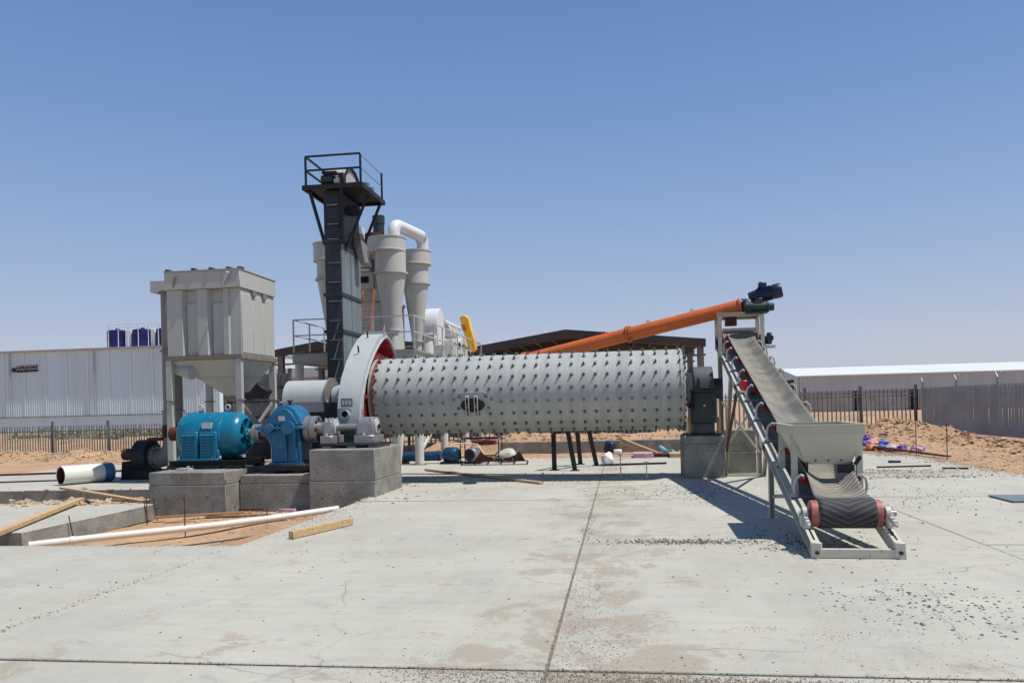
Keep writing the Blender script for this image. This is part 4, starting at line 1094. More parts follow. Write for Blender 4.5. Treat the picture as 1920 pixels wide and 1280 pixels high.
# head frame over the discharge
b = MB()
for s in (-1, 1):
    for v in (9.72, 10.5): cb('frame_post', 'beige', MB().channel((s * (HU + .045), v, ST(v) - .1), (s * (HU + .045), v, 3.62), .085, .06, .009, s, (0, 1, 0)))
    cb('frame_beam', 'beige', MB().channel((s * (HU + .045), 9.66, 3.66), (s * (HU + .045), 10.56, 3.66), .07, .07, .009, s))
for v in (9.70, 10.52): cb('frame_beam', 'beige', MB().channel((-HU - .09, v, 3.655), (HU + .09, v, 3.655), .07, .085, .009, -1))
cb('discharge_hood', 'cyclone_paint', MB().prism([(HV + .02, HZ + .28), (HV + .40, HZ + .24), (HV + .50, HZ - .1), (HV + .46, HZ - .35), (HV + .40, HZ - .35), (HV + .42, HZ + .16), (HV + .02, HZ + .22)], -.37, .37, 'x'))
gm = cb('gear_motor', 'motor_green', MB().cyl((.55, HV, HZ - .02), (.70, HV, HZ - .02), .10, n=20).cyl((.62, HV + .02, HZ + .0), (.62, HV - .34, HZ + .0), .08, n=18).box2((.57, HV - .26, HZ + .07), (.67, HV - .14, HZ + .13)), bevel=.008)
cb('motor_stand', 'beige', MB().box2((.50, HV - .16, HZ - .20), (.76, HV + .16, HZ - .15)))

# ------------------------------------------------------------------ orange screw conveyor and its motor
sv = thing('screw_conveyor', (0, 19.6, 0), 'long orange tube screw conveyor slanting down behind the mill', 'screw conveyor')
A, B = Vector((2.80, 18.95, 3.88)), Vector((-4.6, 20.33, 2.40))
d = (B - A).normalized()
def al(s): return A + d * s
Lt = (B - A).length
MB().cyl(A, B, .165, n=32).build('tube', 'orange', sv)
for s in (.02, 2.62, 2.68, 5.3, 5.36): MB().cyl(al(s), al(s + .035), .205, n=28).build('flange', 'orange', sv)
for s in (1.15, 2.2, 3.3): MB().ring(al(s) + Vector((0, 0, .19)), (0, 1, 0), .03, .010, 14, 6).build('lifting_eye', 'orange', sv)
for i in range(10):
    t = 2 * math.pi * i / 10
    _, a_, u_ = frame(d)
    q = al(2.60) + a_ * (.188 * math.cos(t)) + u_ * (.188 * math.sin(t))
    MB().cyl(q, q + d * .14, .012, n=6).build('flange_bolt', 'rust', sv)
sp = al(.26)
MB().box2((sp.x - .12, sp.y - .13, 3.44), (sp.x + .12, sp.y + .13, 3.78)).build('spout', 'rust', sv)
MB().cyl(al(-.02), al(-.16), .175, .13, n=24).build('gear_case', 'motor_navy', sv, ang=20)
MB().box2((al(-.1).x - .10, al(-.1).y - .16, al(-.1).z - .19), (al(-.1).x + .10, al(-.1).y + .16, al(-.1).z + .10)).build('gear_foot', 'motor_navy', sv, bevel=.02)
off = Vector((0, 0, .14))
MB().cyl(al(-.16) + off, al(-.34) + off, .12, .15, n=24).build('adapter', 'motor_navy', sv)
mt_ = MB().cyl(al(-.34) + off, al(-.72) + off, .150, n=28).build('motor', 'motor_navy', sv)
_, a_, u_ = frame(d)
for i in range(20):
    t = 2 * math.pi * i / 20
    e = a_ * math.cos(t) + u_ * math.sin(t)
    MB().bar(al(-.36) + off + e * .158, al(-.68) + off + e * .158, .010, .022, tuple(e)).build('cooling_fin', 'motor_navy', mt_)
MB().lathe([(.165, 0), (.17, .02), (.17, .16), (.14, .20), (0, .20)], al(-.70) + off, -d, 28).build('fan_cowl', 'motor_navy', mt_)
MB().box(al(-.46) + off + Vector((0, -.02, .21)), (.17, .15, .13), Matrix.Rotation(.17, 3, 'Y')).build('terminal_box', 'motor_navy', mt_, bevel=.012)

g2 = thing('gear_motor', (3.08, 18.9, 3.66), 'dark green gear motor sitting on top of the conveyor head frame', 'motor')
MB().lathe([(.10, 0), (.135, .02), (.135, .16), (.11, .18), (.11, .48), (.125, .49), (.125, .53), (.09, .55), (.09, .64), (.075, .65), (0, .65)], (2.80, 18.62, 3.80), (1, 0, 0), 26).build('body', 'motor_green', g2)
MB().box2((2.82, 18.5, 3.66), (3.30, 18.74, 3.70)).build('foot', 'motor_green', g2)
MB().box2((3.04, 18.53, 3.92), (3.20, 18.71, 4.00)).build('terminal_box', 'motor_green', g2, bevel=.01)
MB().cyl((2.90, 18.62, 3.92), (2.90, 18.62, 3.98), .05, n=12).build('oil_cap', 'steel_pale', g2)

# ------------------------------------------------------------------ dust collector
DX0, DX1, DY0, DY1 = -11.16, -9.24, 18.6, 20.55
dc = thing('dust_collector', ((DX0 + DX1) / 2, 19.6, 0), 'big grey white bag house dust collector box on four legs with a hopper', 'dust collector')
w = DX1 - DX0
prof = [(0, -.0), (.40, 0), (.47, .16), (.78, .16), (.80, 0), (1.06, 0), (1.15, .16), (1.47, .16), (1.49, 0), (1.62, 0), (1.64, .05), (w, .05)]
poly = [(DX0 + x, DY0 + y) for x, y in prof] + [(DX1, DY1), (DX0, DY1)]
MB().prism(poly, 3.16, 4.79, 'z').build('casing', 'house_paint', dc, smooth=False)
for x0, x1 in ((.475, .77), (1.155, 1.465)):
    MB().box2((DX0 + x0, DY0 + .10, 3.17), (DX0 + x1, DY0 + .158, 4.45)).build('door_panel', 'house_paint', dc, bevel=.006)
for y in (18.98, 19.58, 20.18): MB().box2((DX1 + .002, y - .297, 3.2), (DX1 + .016, y + .297, 4.66)).build('side_panel', 'house_paint', dc, bevel=.005)
for y in (19.3, 19.9): MB().box2((DX1 + .017, y - .10, 4.66), (DX1 + .06, y + .10, 4.78)).build('bracket', 'duct_grey', dc)
cap = [(DX0 - .03, DY0 - .05), (DX1 + .04, DY0 - .05), (DX1 + .04, DY1 + .05), (DX0 - .03, DY1 + .05)]
MB().prism(cap, 4.80, 5.24, 'z').build('top_box', 'house_paint', dc, bevel=.012)
MB().prism([(x * 1.0 + (.0), y) for x, y in [(DX0 - .05, DY0 - .07), (DX1 + .06, DY0 - .07), (DX1 + .06, DY1 + .07), (DX0 - .05, DY1 + .07)]], 5.242, 5.262, 'z').build('lid', 'house_paint', dc)
for (x, y) in ((-11.1, 18.62), (-10.4, 18.6), (-9.95, 18.62), (-9.5, 18.64), (-9.22, 18.66)): MB().box2((x - .05, y - .1, 5.263), (x + .05, y + .1, 5.31)).build('lid_clip', 'slate', dc, bevel=.01)
MB().cyl((-9.62, 18.50, 4.86), (-9.45, 18.44, 5.16), .045, n=10).build('air_valve', 'steel_pale', dc)
MB().bar((-10.95, 18.53, 4.86), (-10.86, 18.5, 5.12), .03, .03).build('air_pipe', 'duct_grey', dc)
for p0, p1 in (((DX0 - .055, DY0, 0), (DX1 + .055, DY0, 0)), ((DX0 - .055, DY1, 0), (DX1 + .055, DY1, 0)), ((DX0, DY0 + .056, 0), (DX0, DY1 - .056, 0)), ((DX1, DY0 + .056, 0), (DX1, DY1 - .056, 0))):
    MB().bar((p0[0], p0[1], 3.10), (p1[0], p1[1], 3.10), .11, .11).build('support_beam', 'brown_paint', dc)
b = frustum(MB(), -9.98, -9.68, 19.35, 19.65, 2.12, DX0 + .02, DX1 - .02, DY0 + .02, DY1 - .02, 3.04)
b.build('hopper', 'house_paint', dc, smooth=False)
for k in (.5,):
    z = 2.6
    f = (z - 2.12) / (3.04 - 2.12)
    xa, xb = -9.98 + (DX0 + .02 + 9.98) * f, -9.68 + (DX1 - .02 + 9.68) * f
    ya, yb = 19.35 + (DY0 + .02 - 19.35) * f, 19.65 + (DY1 - .02 - 19.65) * f
    MB().bar((xa, ya - .012, z), (xb, ya - .012, z), .03, .04).build('hopper_stiffener', 'house_paint', dc)
    MB().bar((xb + .012, ya, z), (xb + .012, yb, z), .03, .04).build('hopper_stiffener', 'house_paint', dc)
MB().box2((-10.02, 19.31, 2.02), (-9.64, 19.69, 2.12)).build('outlet_flange', 'duct_grey', dc)
MB().cyl((-11.05, 18.9, 2.86), (-10.6, 18.75, 2.72), .16, n=20).build('inlet_pipe', 'house_paint', dc)
MB().box((-9.05, 19.3, 2.25), (.36, .36, .28), Matrix.Rotation(rad(38), 3, 'Y')).build('rotary_valve', 'black_steel', dc, bevel=.02)
MB().cyl((-9.66, 19.5, 2.1), (-9.1, 19.4, 2.2), .12, n=14).build('outlet_screw', 'black_steel', dc)
for (x, y) in ((DX0 + .03, DY0 + .02), (DX1 - .06, DY0 + .02), (DX0 + .03, DY1 - .02), (DX1 - .06, DY1 - .02)):
    b = MB().channel((x, y, 0), (x, y, 3.045), .15, .13, .012, -1, (0, 1, 0))
    lg = b.build('leg', 'house_paint', dc)
    MB().box2((x - .11, y - .10, 2.02), (x + .11, y + .10, 2.05)).build('leg_flange', 'duct_grey', lg)
    MB().box2((x - .12, y - .12, 0), (x + .12, y + .12, .015)).build('leg_plate', 'duct_grey', lg)
for (p0, p1) in (((DX1 - .06, DY0 + .1, 1.95), (DX1 - .06, DY1 - .1, .9)), ((DX1 - .06, DY1 - .1, 1.95), (DX1 - .06, DY0 + .1, .9)), ((DX0 + .1, DY1 - .02, 1.2), (DX1 - .1, DY1 - .02, 2.0))):
    MB().bar(p0, p1, .06, .06).build('brace', 'duct_grey', dc)

# grey duct dropping beside the collector to the black fan
du = thing('exhaust_duct', (-11.9, 20.2, .9), 'grey vertical exhaust duct beside the dust collector with a bellows at its foot', 'duct')
MB().box2((-12.42, 19.9, 4.98), (-11.2, 20.45, 5.30)).build('top_elbow', 'house_paint', du, bevel=.02)
MB().cyl((-11.98, 20.15, 1.80), (-11.98, 20.15, 5.02), .25, n=28).build('pipe', 'duct_grey', du)
for z in (1.78, 4.98, 3.4): MB().cyl((-11.98, 20.15, z), (-11.98, 20.15, z + .04), .30, n=28).build('flange', 'duct_grey', du)
MB().lathe([(.25, 0)] + [(.25 + .045 * (k % 2), .02 + .04 * k) for k in range(9)] + [(.25, .36)], (-11.98, 20.12, 1.08), (0, 0, 1), 28).build('bellows', 'rust', du)
MB().lathe([(.25, 0), (.25, .36)], (-11.98, 20.12, 1.43), (0, 0, 1), 24).build('pipe', 'duct_grey', du)
path = [(-11.98, 20.12, 1.08)] + [(-11.98 - .30 * (1 - math.cos(t)), 20.12, 1.08 - .52 * math.sin(t)) for t in np.linspace(.1, 1.35, 9)] + [(-12.45, 20.12, .52)]
MB().tube(path, .25, 22).build('elbow', 'duct_grey', du)
fn = thing('blower_fan', (-12.95, 20.15, 0), 'black centrifugal fan standing at the foot of the grey duct', 'fan')
b = MB()
vol = [(19.62 + .0, .55)]
vol = []
for k in range(25):
    t = rad(-60 + 300 * k / 24)
    r = .36 + .14 * k / 24
    vol.append((20.12 + r * math.cos(t), .62 + r * math.sin(t)))
MB().prism(vol, -12.95, -12.56, 'x').build('volute', 'black_steel', fn, bevel=.01)
MB().lathe([(.30, 0), (.30, .05), (.27, .05), (.27, .10)], (-12.56, 20.12, .58), (1, 0, 0), 28).build('inlet_flange', 'steel', fn)
for i in range(12):
    t = 2 * math.pi * i / 12
    MB().cyl((-12.50, 20.12 + .285 * math.cos(t), .58 + .285 * math.sin(t)), (-12.47, 20.12 + .285 * math.cos(t), .58 + .285 * math.sin(t)), .018, n=6).build('flange_bolt', 'steel_pale', fn)
MB().cyl((-13.40, 20.1, .66), (-12.97, 20.1, .66), .16, n=20).build('motor', 'rust', fn)
MB().prism([(-13.32, 0), (-12.5, 0), (-12.56, .24), (-12.95, .42), (-13.28, .48)], 19.8, 20.5, 'y').build('stand', 'black_steel', fn)
MB().box2((-12.6, 19.9, 1.02), (-12.2, 20.35, 1.10)).build('outlet_flange', 'rust', fn)

# ------------------------------------------------------------------ bucket elevator
EX0, EX1, EY0, EY1 = -8.24, -7.77, 21.8, 23.5
el = thing('bucket_elevator', ((EX0 + EX1) / 2, 22.6, 0), 'tall dark bucket elevator tower with a railed platform on top', 'elevator')
zs = [0, 1.2, 2.4, 3.95, 5.0, 6.5, 7.95]
for k in range(6):
    MB().box2((EX0, EY0, zs[k] + .002), (EX1, EY1, zs[k + 1] - .002)).build('casing', 'slate', el, bevel=.01)
    if k: MB().box2((EX0 - .05, EY0 - .05, zs[k] - .045), (EX1 + .05, EY1 + .05, zs[k] + .045)).build('flange', 'slate', el)
# sunlit side of the casing: the sunlight is put into a lighter colour, with a seam
for a_, c_ in ((zs[1], zs[2]), (zs[2], zs[3]), (zs[3], zs[4]), (zs[4], zs[5])):
    for y0_, y1_ in ((EY0 + .03, EY0 + .78), (EY0 + .82, EY1 - .03)):
        MB().box2((EX1 + .001, y0_, a_ + .06), (EX1 + .018, y1_, c_ - .06)).build('sunlit_side', 'slate_light', el)
for k in range(11):
    z = 2.05 + .545 * k
    if min(abs(z - q) for q in zs) < .1: z += .12
    MB().box2((EX0 + .02, EY0 - .045, z - .022), (EX1 - .02, EY0 - .003, z + .022)).build('stiffener', 'slate', el)
    MB().bar((EX0 + .12, EY0 - .06, z + .024), (EX1 - .02, EY0 - .06, z + .024), .025, .008).build('strap', 'steel_pale', el)
for k in range(4):
    z = 2.08 + .545 * k
    MB().bar((EX0 + .22, EY0 - .03, z), (EX1 - .08, EY0 - .03, z + .50), .03, .04).build('ladder_strut', 'slate_light', el)
PZ = 8.05
PX0, PX1, PY0, PY1 = -8.72, -7.02, 21.55, 23.65
pf = MB().box2((PX0, PY0, PZ - .05), (PX1, PY1, PZ)).build('platform', 'black_steel', el)
for p0, p1 in (((PX0 - .035, PY0), (PX1 + .035, PY0)), ((PX1, PY0 + .036), (PX1, PY1 - .036)), ((PX1 + .035, PY1), (PX0 - .035, PY1)), ((PX0, PY1 - .036), (PX0, PY0 + .036))):
    MB().bar((*p0, PZ - .06), (*p1, PZ - .06), .07, .13).build('edge_beam', 'black_steel', pf)
def rail(parent, pts, z0, h, m, every=1.2, r=.022, top_dip=0):
    for (p0, p1) in zip(pts[:-1], pts[1:]):
        a_, c_ = Vector((*p0, 0)), Vector((*p1, 0))
        L_ = (c_ - a_).length; n_ = max(1, round(L_ / every))
        for hz in (h, h * .52): MB().bar(a_ + Vector((0, 0, z0 + hz)), c_ + Vector((0, 0, z0 + hz)), r * 1.8, r * 1.8).build('rail', m, parent)
        for k in range(0 if p0 is pts[0] else 1, n_ + 1):
            q = a_ + (c_ - a_) * k / n_
            MB().bar((q.x, q.y, z0), (q.x, q.y, z0 + h - r), r * 2, r * 2, (0, 1, 0)).build('post', m, parent)
rail(el, [(PX0 + .06, PY1 - .04), (PX0 + .06, PY0 + .04), (PX1 - .04, PY0 + .04)], PZ + .005, .82, 'black_steel', 1.7, .026)
MB().bar((PX1 - .04, PY0 + .1, PZ + .80), (PX1 - .04, PY1 - .05, PZ + .80), .016, .016).build('rail', 'slate_light', el)
MB().bar((PX1 - .04, PY0 + .1, PZ + .43), (PX1 - .04, PY1 - .05, PZ + .43), .016, .016).build('rail', 'slate_light', el)
MB().bar((PX1 - .04, PY1 - .05, PZ), (PX1 - .04, PY1 - .05, PZ + .84), .05, .05, (0, 1, 0)).build('post', 'black_steel', el)
for (p0, p1) in (((PX0 + .12, PY0 + .15, PZ - .12), (EX0 - .02, EY0 + .1, 6.45)), ((EX1 + .12, PY0 + .1, PZ - .12), (EX1 + .02, EY0 + .1, 6.45)), ((PX1 - .12, PY0 + .9, PZ - .12), (EX1 + .03, EY0 + .35, 6.3)), ((PX1 - .08, PY1 - .12, PZ - .12), (EX1 + .03, EY1 - .2, 6.3)), ((PX0 + .12, PY1 - .15, PZ - .12), (EX0 - .02, EY1 - .1, 6.45))):
    MB().bar(p0, p1, .085, .085).build('brace', 'black_steel', el)
hd = [(21.9, PZ + .002), (21.9, 8.42), (22.05, 8.62), (22.35, 8.72), (22.75, 8.66), (23.3, 8.3), (23.3, PZ + .002)]
hh = MB().prism(hd, EX0 + .05, -7.62, 'x').build('head_housing', 'house_paint', el, bevel=.02)
MB().prism([(y, z + .02) for y, z in hd[1:-1]] + [(y, z - .05) for y, z in hd[-2:0:-1]], -7.619, -7.57, 'x').build('head_edge', 'black_steel', hh)
MB().cyl((EX0 + .02, 21.70, 8.22), (EX0 + .36, 21.70, 8.22), .13, n=20).cyl((EX0 + .36, 21.70, 8.22), (EX0 + .46, 21.80, 8.22), .10, n=16).build('drive_motor', 'motor_green', el)
MB().box2((EX0 + .50, 21.68, PZ + .002), (EX0 + .66, 21.88, 8.40)).build('drive_box', 'black_steel', el, bevel=.01)
MB().box2((EX0 + .04, 21.6, 8.37), (EX0 + .46, 21.85, 8.44)).build('belt_guard', 'black_steel', el, bevel=.01)
MB().cyl((EX1 - .08, 21.7, 8.17), (EX1 + .06, 21.7, 8.17), .09, n=14).build('bearing', 'steel_pale', el)
for y, r in ((22.4, .10), (22.9, .08)): MB().cyl((-7.16, y, PZ), (-7.16, y, PZ + .21), r, n=14).build('backstop_drum', 'slate_light', el)
MB().prism([(EX1 + .02, 7.0), (EX1 + .02, 6.6), (EX1 + .22, 6.0), (EX1 + .34, 6.1), (EX1 + .2, 6.95)], 22.9, 23.3, 'y').build('discharge_chute', 'duct_grey', el)
MB().box2((EX1 + .05, 22.2, 7.35), (EX1 + .38, 22.5, 7.6)).build('head_bearing', 'black_steel', el)

# ------------------------------------------------------------------ steel platform with the classifier, cyclones and fan
FZ = 3.52
pt = thing('steel_platform', (-8.1, 29.5, 0), 'pale steel platform with thin railings carrying the white cyclones', 'platform')
fx0, fx1, fy0, fy1 = -10.03, -6.14, 23.6, 35.4
MB().box2((fx0, fy0, FZ - .04), (fx1, fy1, FZ)).build('deck', 'duct_grey', pt)
for p0, p1 in (((fx0, fy0), (fx1, fy0)), ((fx1, fy0), (fx1, fy1)), ((fx0, fy1), (fx1, fy1)), ((fx0, fy0), (fx0, fy1)), ((fx0, 27.5), (fx1, 27.5)), ((fx0, 31.5), (fx1, 31.5))):
    MB().ibeam((*p0, FZ - .19), (*p1, FZ - .19), .14, .29, .018).build('beam', 'house_paint', pt)
rail(pt, [(fx0 + .03, fy1 - .1), (fx0 + .03, fy0 + .03), (fx1 - .03, fy0 + .03), (fx1 - .03, fy1 - .03), (fx0 + .1, fy1 - .03)], FZ, 1.02, 'steel_pale', 1.35, .020)
for (x, y) in ((-9.9, 23.8), (-6.12, 23.75), (-9.9, 27.5), (-6.2, 27.6), (-9.9, 31.5), (-6.2, 31.5), (-9.9, 35.2), (-6.2, 35.2)):
    c = MB().cyl((x, y, 0), (x, y, FZ - .34), .135, n=20).build('column', 'bin_white', pt)
    MB().box2((x - .2, y - .2, 0), (x + .2, y + .2, .02)).build('base_plate', 'duct_grey', c)
MB().bar((-6.2, 27.6, 1.6), (-6.55, 25.0, .1), .08, .08).build('brace', 'bin_white', pt)
tag(MB().cyl((-6.28, 21.95, .0), (-6.28, 21.95, .95), .07, .19, n=20).cyl((-6.28, 21.95, .95), (-6.28, 21.95, 1.3), .19, n=20).build('discharge_spout', 'bin_white'), 'pale tapered discharge spout hanging under the mill end', 'spout')

def cyclone(lab, x, y, zt, z1, z2, zb, rt, rm, rb, dx=0.0):
    t = thing('cyclone', (x, y, FZ), lab, 'cyclone', 'white cyclones on the platform')
    MB().lathe([(rt, 0), (rt + .012, .015), (rt + .012, .05), (rt, .06), (rt, zt - z1 - .03), (rt + .02, zt - z1 - .03), (rt + .02, zt - z1), (rt * .3, zt - z1 + .05), (0, zt - z1 + .05)], (x + dx, y, z1), (0, 0, 1), 56).build('scroll', 'cyclone_paint', t)
    MB().lathe([(rm, 0), (rm, z1 - z2 - .002)], (x, y, z2), (0, 0, 1), 56).build('barrel', 'cyclone_paint', t)
    MB().lathe([(rm, 0), (rm + .06, 0), (rm + .06, .05), (rm, .05)], (x, y, z2 - .025), (0, 0, 1), 56, cap=False).build('flange', 'cyclone_paint', t)
    MB().lathe([(rb, 0), (rm * .99, z2 - zb - .03)], (x, y, zb), (0, 0, 1), 56).build('cone', 'cyclone_paint', t)
    MB().lathe([(rb + .05, 0), (rb + .05, .04)], (x, y, zb - .04), (0, 0, 1), 40).build('flange', 'cyclone_paint', t)
    MB().lathe([(rb * .9, 0), (rb * .9, zb - FZ - .05)], (x, y, FZ + .005), (0, 0, 1), 32).build('outlet', 'cyclone_paint', t)
    for i in range(24):
        q = 2 * math.pi * i / 24
        MB().cyl((x + (rm + .035) * math.cos(q), y + (rm + .035) * math.sin(q), z2 - .05), (x + (rm + .035) * math.cos(q), y + (rm + .035) * math.sin(q), z2 + .05), .014, n=5).build('flange_bolt', 'duct_grey', t)
    return t
cyclone('tallest white cyclone with the bent pipe leaving its top', -7.505, 25.9, 7.40, 6.93, 6.22, 4.35, .63, .505, .22, -.125)
cyclone('white cyclone under the far end of the bent pipe', -7.10, 27.6, 7.26, 6.76, 6.10, 4.10, .52, .45, .17, .03)
cyclone('narrow white cyclone half hidden on the far side of the elevator', -9.24, 24.9, 7.10, 6.52, 5.95, 4.18, .52, .42, .15)
dp = thing('bent_pipe', (-7.1, 26.6, 7.5), 'white bent pipe joining the tops of two cyclones', 'pipe')
def arc(c, r, a0, a1, e0, e1, n=8): return [Vector(c) + Vector(e0) * (r * math.cos(t)) + Vector(e1) * (r * math.sin(t)) for t in np.linspace(a0, a1, n)]
P0, P1 = Vector((-7.38, 25.9, 7.42)), Vector((-6.82, 27.6, 7.26))
h = (P1 - P0); h.z = 0; h.normalize()
path = [P0, P0 + Vector((0, 0, .16))] + arc(P0 + Vector((0, 0, .16)) + h * .28, .28, math.pi, math.pi / 2, h, (0, 0, 1)) + arc(Vector((P1.x, P1.y, 7.50)) - h * .28, .28, math.pi / 2, 0, h, (0, 0, 1)) + [P1]
MB().tube(path, .205, 24).build('pipe', 'roof_white', dp)
MB().cyl(P0, P0 + Vector((0, 0, .05)), .26, n=24).build('flange', 'cyclone_paint', dp)
MB().cyl(P1, P1 + Vector((0, 0, .05)), .26, n=24).build('flange', 'cyclone_paint', dp)
MB().ring(path[len(path) // 2 + 4], h, .215, .03, 22, 6).build('weld_ring', 'cyclone_paint', dp)

cl = thing('classifier', (-8.55, 27.2, FZ), 'wide grey classifier drum with a dark vertical motor behind the elevator', 'classifier')
MB().lathe([(.95, 0), (.95, 1.75), (1.0, 1.76), (1.0, 1.82), (.80, 1.84), (.80, 2.35), (.45, 3.0), (.45, 3.6), (0, 3.62)], (-8.45, 27.3, FZ + .01), (0, 0, 1), 48).build('body', 'cyclone_paint', cl)
MB().box2((-9.25, 26.3, 5.82), (-8.25, 27.0, 6.40)).build('inlet_box', 'cyclone_paint', cl, bevel=.01)
MB().box2((-9.3, 26.2, 6.41), (-8.35, 27.0, 6.50)).build('ledge', 'roof_white', cl, bevel=.01)
MB().box2((-8.24, 26.4, 5.4), (-7.95, 27.0, 6.9)).build('side_duct', 'cyclone_paint', cl, bevel=.01)
MB().box2((-8.85, 26.285, 6.02), (-8.40, 26.299, 6.24)).build('inspection_hole', 'dark_opening', cl)
MB().prism([(-9.1, 7.95), (-8.62, 7.95), (-8.26, 6.55), (-9.0, 6.55)], 26.25, 26.6, 'y').build('feed_chute', 'cyclone_paint', cl)
MB().cyl((-8.10, 26.6, 7.74), (-8.10, 26.6, 8.06), .19, n=22).cyl((-8.10, 26.6, 8.06), (-8.10, 26.6, 8.34), .21, n=22).build('motor', 'slate', cl)
MB().cyl((-8.26, 26.6, 7.50), (-8.26, 26.6, 7.735), .32, n=22).build('motor_base', 'rust', cl)
MB().cyl((-8.16, 26.6, 6.8), (-8.16, 26.6, 7.50), .25, n=20).build('motor_stand', 'cyclone_paint', cl)
ld = thing('ladder', (-7.8, 24.3, FZ), 'thin orange ladder leaning on the platform beside the elevator', 'ladder')
for dx in (0, .36): MB().bar((-8.06 + dx, 24.0, FZ), (-8.02 + dx, 24.5, 5.5), .045, .03).build('stile', 'ladder_orange', ld)
rg = MB().bar((0, 0, 0), (.34, 0, 0), .025, .025).mesh('rung', 'ladder_orange')
for k in range(7): inst('rung', rg, ld, (-8.05, 24.02 + .065 * k, FZ + .2 + .27 * k))

fb = thing('main_fan', (-6.9, 30.5, FZ), 'white main fan with a tall curved housing and a yellow belt guard', 'fan')
vol = []
for k in range(29):
    t = rad(200 - 330 * k / 28)
    r = .62 + .16 * k / 28
    vol.append((29.6 + r * math.cos(t), 4.72 + r * 1.12 * math.sin(t)))
MB().prism(vol, -7.22, -6.68, 'x').build('volute', 'roof_white', fb, bevel=.015)
MB().prism([(29.1, FZ + .01), (30.1, FZ + .01), (29.95, 4.3), (29.2, 4.3)], -7.1, -6.75, 'x').build('pedestal', 'bin_white', fb)
MB().prism([(30.25, FZ + .01), (33.2, FZ + .01), (33.0, 4.30), (32.75, 4.52), (31.7, 4.52), (31.55, 4.36), (30.35, 4.36)], -7.4, -6.34, 'x').build('housing', 'bin_white', fb, bevel=.02)
for y in (31.2, 32.3): MB().box2((-6.339, y - .22, 4.08), (-6.312, y + .22, 4.28)).build('opening', 'dark_opening', fb)
MB().cyl((-6.7, 30.1, 5.02), (-6.7, 33.0, 5.02), .10, n=18).build('shaft_housing', 'roof_white', fb)
for y in (30.8, 32.2): MB().box2((-6.82, y - .15, 4.53), (-6.56, y + .15, 4.93)).build('bearing', 'bin_white', fb, bevel=.02)
MB().cyl((-6.95, 28.3, FZ), (-6.95, 28.3, 4.35), .30, .22, n=24).build('valve_cone', 'bin_white', fb)
MB().cyl((-6.95, 28.3, 4.35), (-6.95, 28.3, 4.42), .34, n=24).build('flange', 'cyclone_paint', fb)
MB().box2((-7.25, 28.75, FZ + .01), (-6.45, 29.05, 4.05)).build('bearing_stand', 'bin_white', fb, bevel=.015)
MB().cyl((-6.85, 28.75, 4.22), (-6.85, 30.3, 4.22), .07, n=14).build('shaft', 'steel', fb)
for y in (28.9, 30.5): MB().box2((-7.0, y - .14, 4.06), (-6.7, y + .14, 4.40)).build('bearing', 'cyclone_paint', fb, bevel=.03)
MB().lathe([(.30, 0), (.34, .03), (.34, .40), (.25, .5), (0, .5)], (-6.8, 31.1, 4.64), (0, 1, 0), 26).build('fan_motor', 'cyclone_paint', fb)
for y in np.linspace(30.45, 32.95, 6): MB().box2((-6.339, y - .02, FZ + .05), (-6.315, y + .02, 4.35)).build('stiffener', 'bin_white', fb)
MB().cyl((-6.9, 32.5, 4.5), (-6.9, 32.5, 4.85), .2, n=20).build('vent_cap', 'cyclone_paint', fb)
MB().tube([(-7.3, 28.6, 3.9), (-7.3, 28.2, 4.1), (-7.2, 27.9, 4.5), (-7.1, 27.7, 4.9)], .14, 14).build('branch_pipe', 'roof_white', fb)
yg = [(-6.66, 5.48), (-6.56, 5.60), (-6.38, 5.58), (-6.28, 5.44), (-6.0, 4.25), (-6.02, 4.08), (-6.16, 4.02), (-6.30, 4.1)]
MB().prism(yg, 33.1, 33.45, 'y').build('belt_guard', 'yellow', fb, bevel=.03)
MB().prism([(-6.6, 5.2), (-6.42, 5.2), (-6.36, 4.95), (-6.54, 4.95)], 33.06, 33.098, 'y').build('guard_mesh', 'orange', fb)
MB().cyl((-6.25, 33.5, 4.1), (-6.25, 34.2, 4.1), .24, n=20).build('motor', 'black_steel', fb)

# ------------------------------------------------------------------ things lying on the yard
def plank(lab, p0, p1, w, h, m='wood', grp=None, roll=(0, 0, 1)):
    o = MB().bar(p0, p1, w, h, roll).build('plank', m, bevel=.004)
    return tag(o, lab, 'plank', grp)
plank('long thin plank lying in the shadow in front of the mill', (-5.34, 21.4, .035), (-1.75, 17.25, .035), .11, .05)
plank('short pale timber lying alone on the slab beside the pit', (-4.43, 10.22, .055), (-4.03, 11.48, .055), .085, .10)
plank('long yellow timber sloping across the low kerb at the frame edge', (-8.75, 9.85, .05), (-10.62, 14.5, .08), .13, .07)
plank('weathered timber spanning the rubble trench beside the motor pier', (-13.0, 17.10, .06), (-9.40, 14.9, -.04), .12, .05)
plank('short broken timber lying in the rubble trench', (-11.6, 15.4, -.12), (-10.9, 14.9, -.10), .12, .05)
plank('brown formwork board lying along the foot of the motor pier', (-8.75, 14.0, -.22), (-7.3, 14.68, -.22), .16, .03, 'wood_dark')
plank('thin pale board beside the brown formwork board in the pit', (-8.3, 13.6, -.25), (-7.35, 13.9, -.25), .07, .03)
plank('small brick coloured block of wood at the foot of the reducer pier', (-6.75, 15.05, -.24), (-6.42, 15.05, -.24), .10, .06, 'bag_pink')
plank('red brown formwork board at the end of the reducer pier', (-7.62, 15.1, -.22), (-7.15, 15.2, -.22), .12, .04, 'rust')
for z, x0, lab in ((.95, 1.02, 'upper pale timber of the leaning pair by the concrete kerb wall'), (.55, 1.0, 'lower pale timber of the leaning pair by the concrete kerb wall')):
    plank(lab, (-.02, 27.9, z * .5 + .02), (1.15, 26.6, .06), .09, .06)
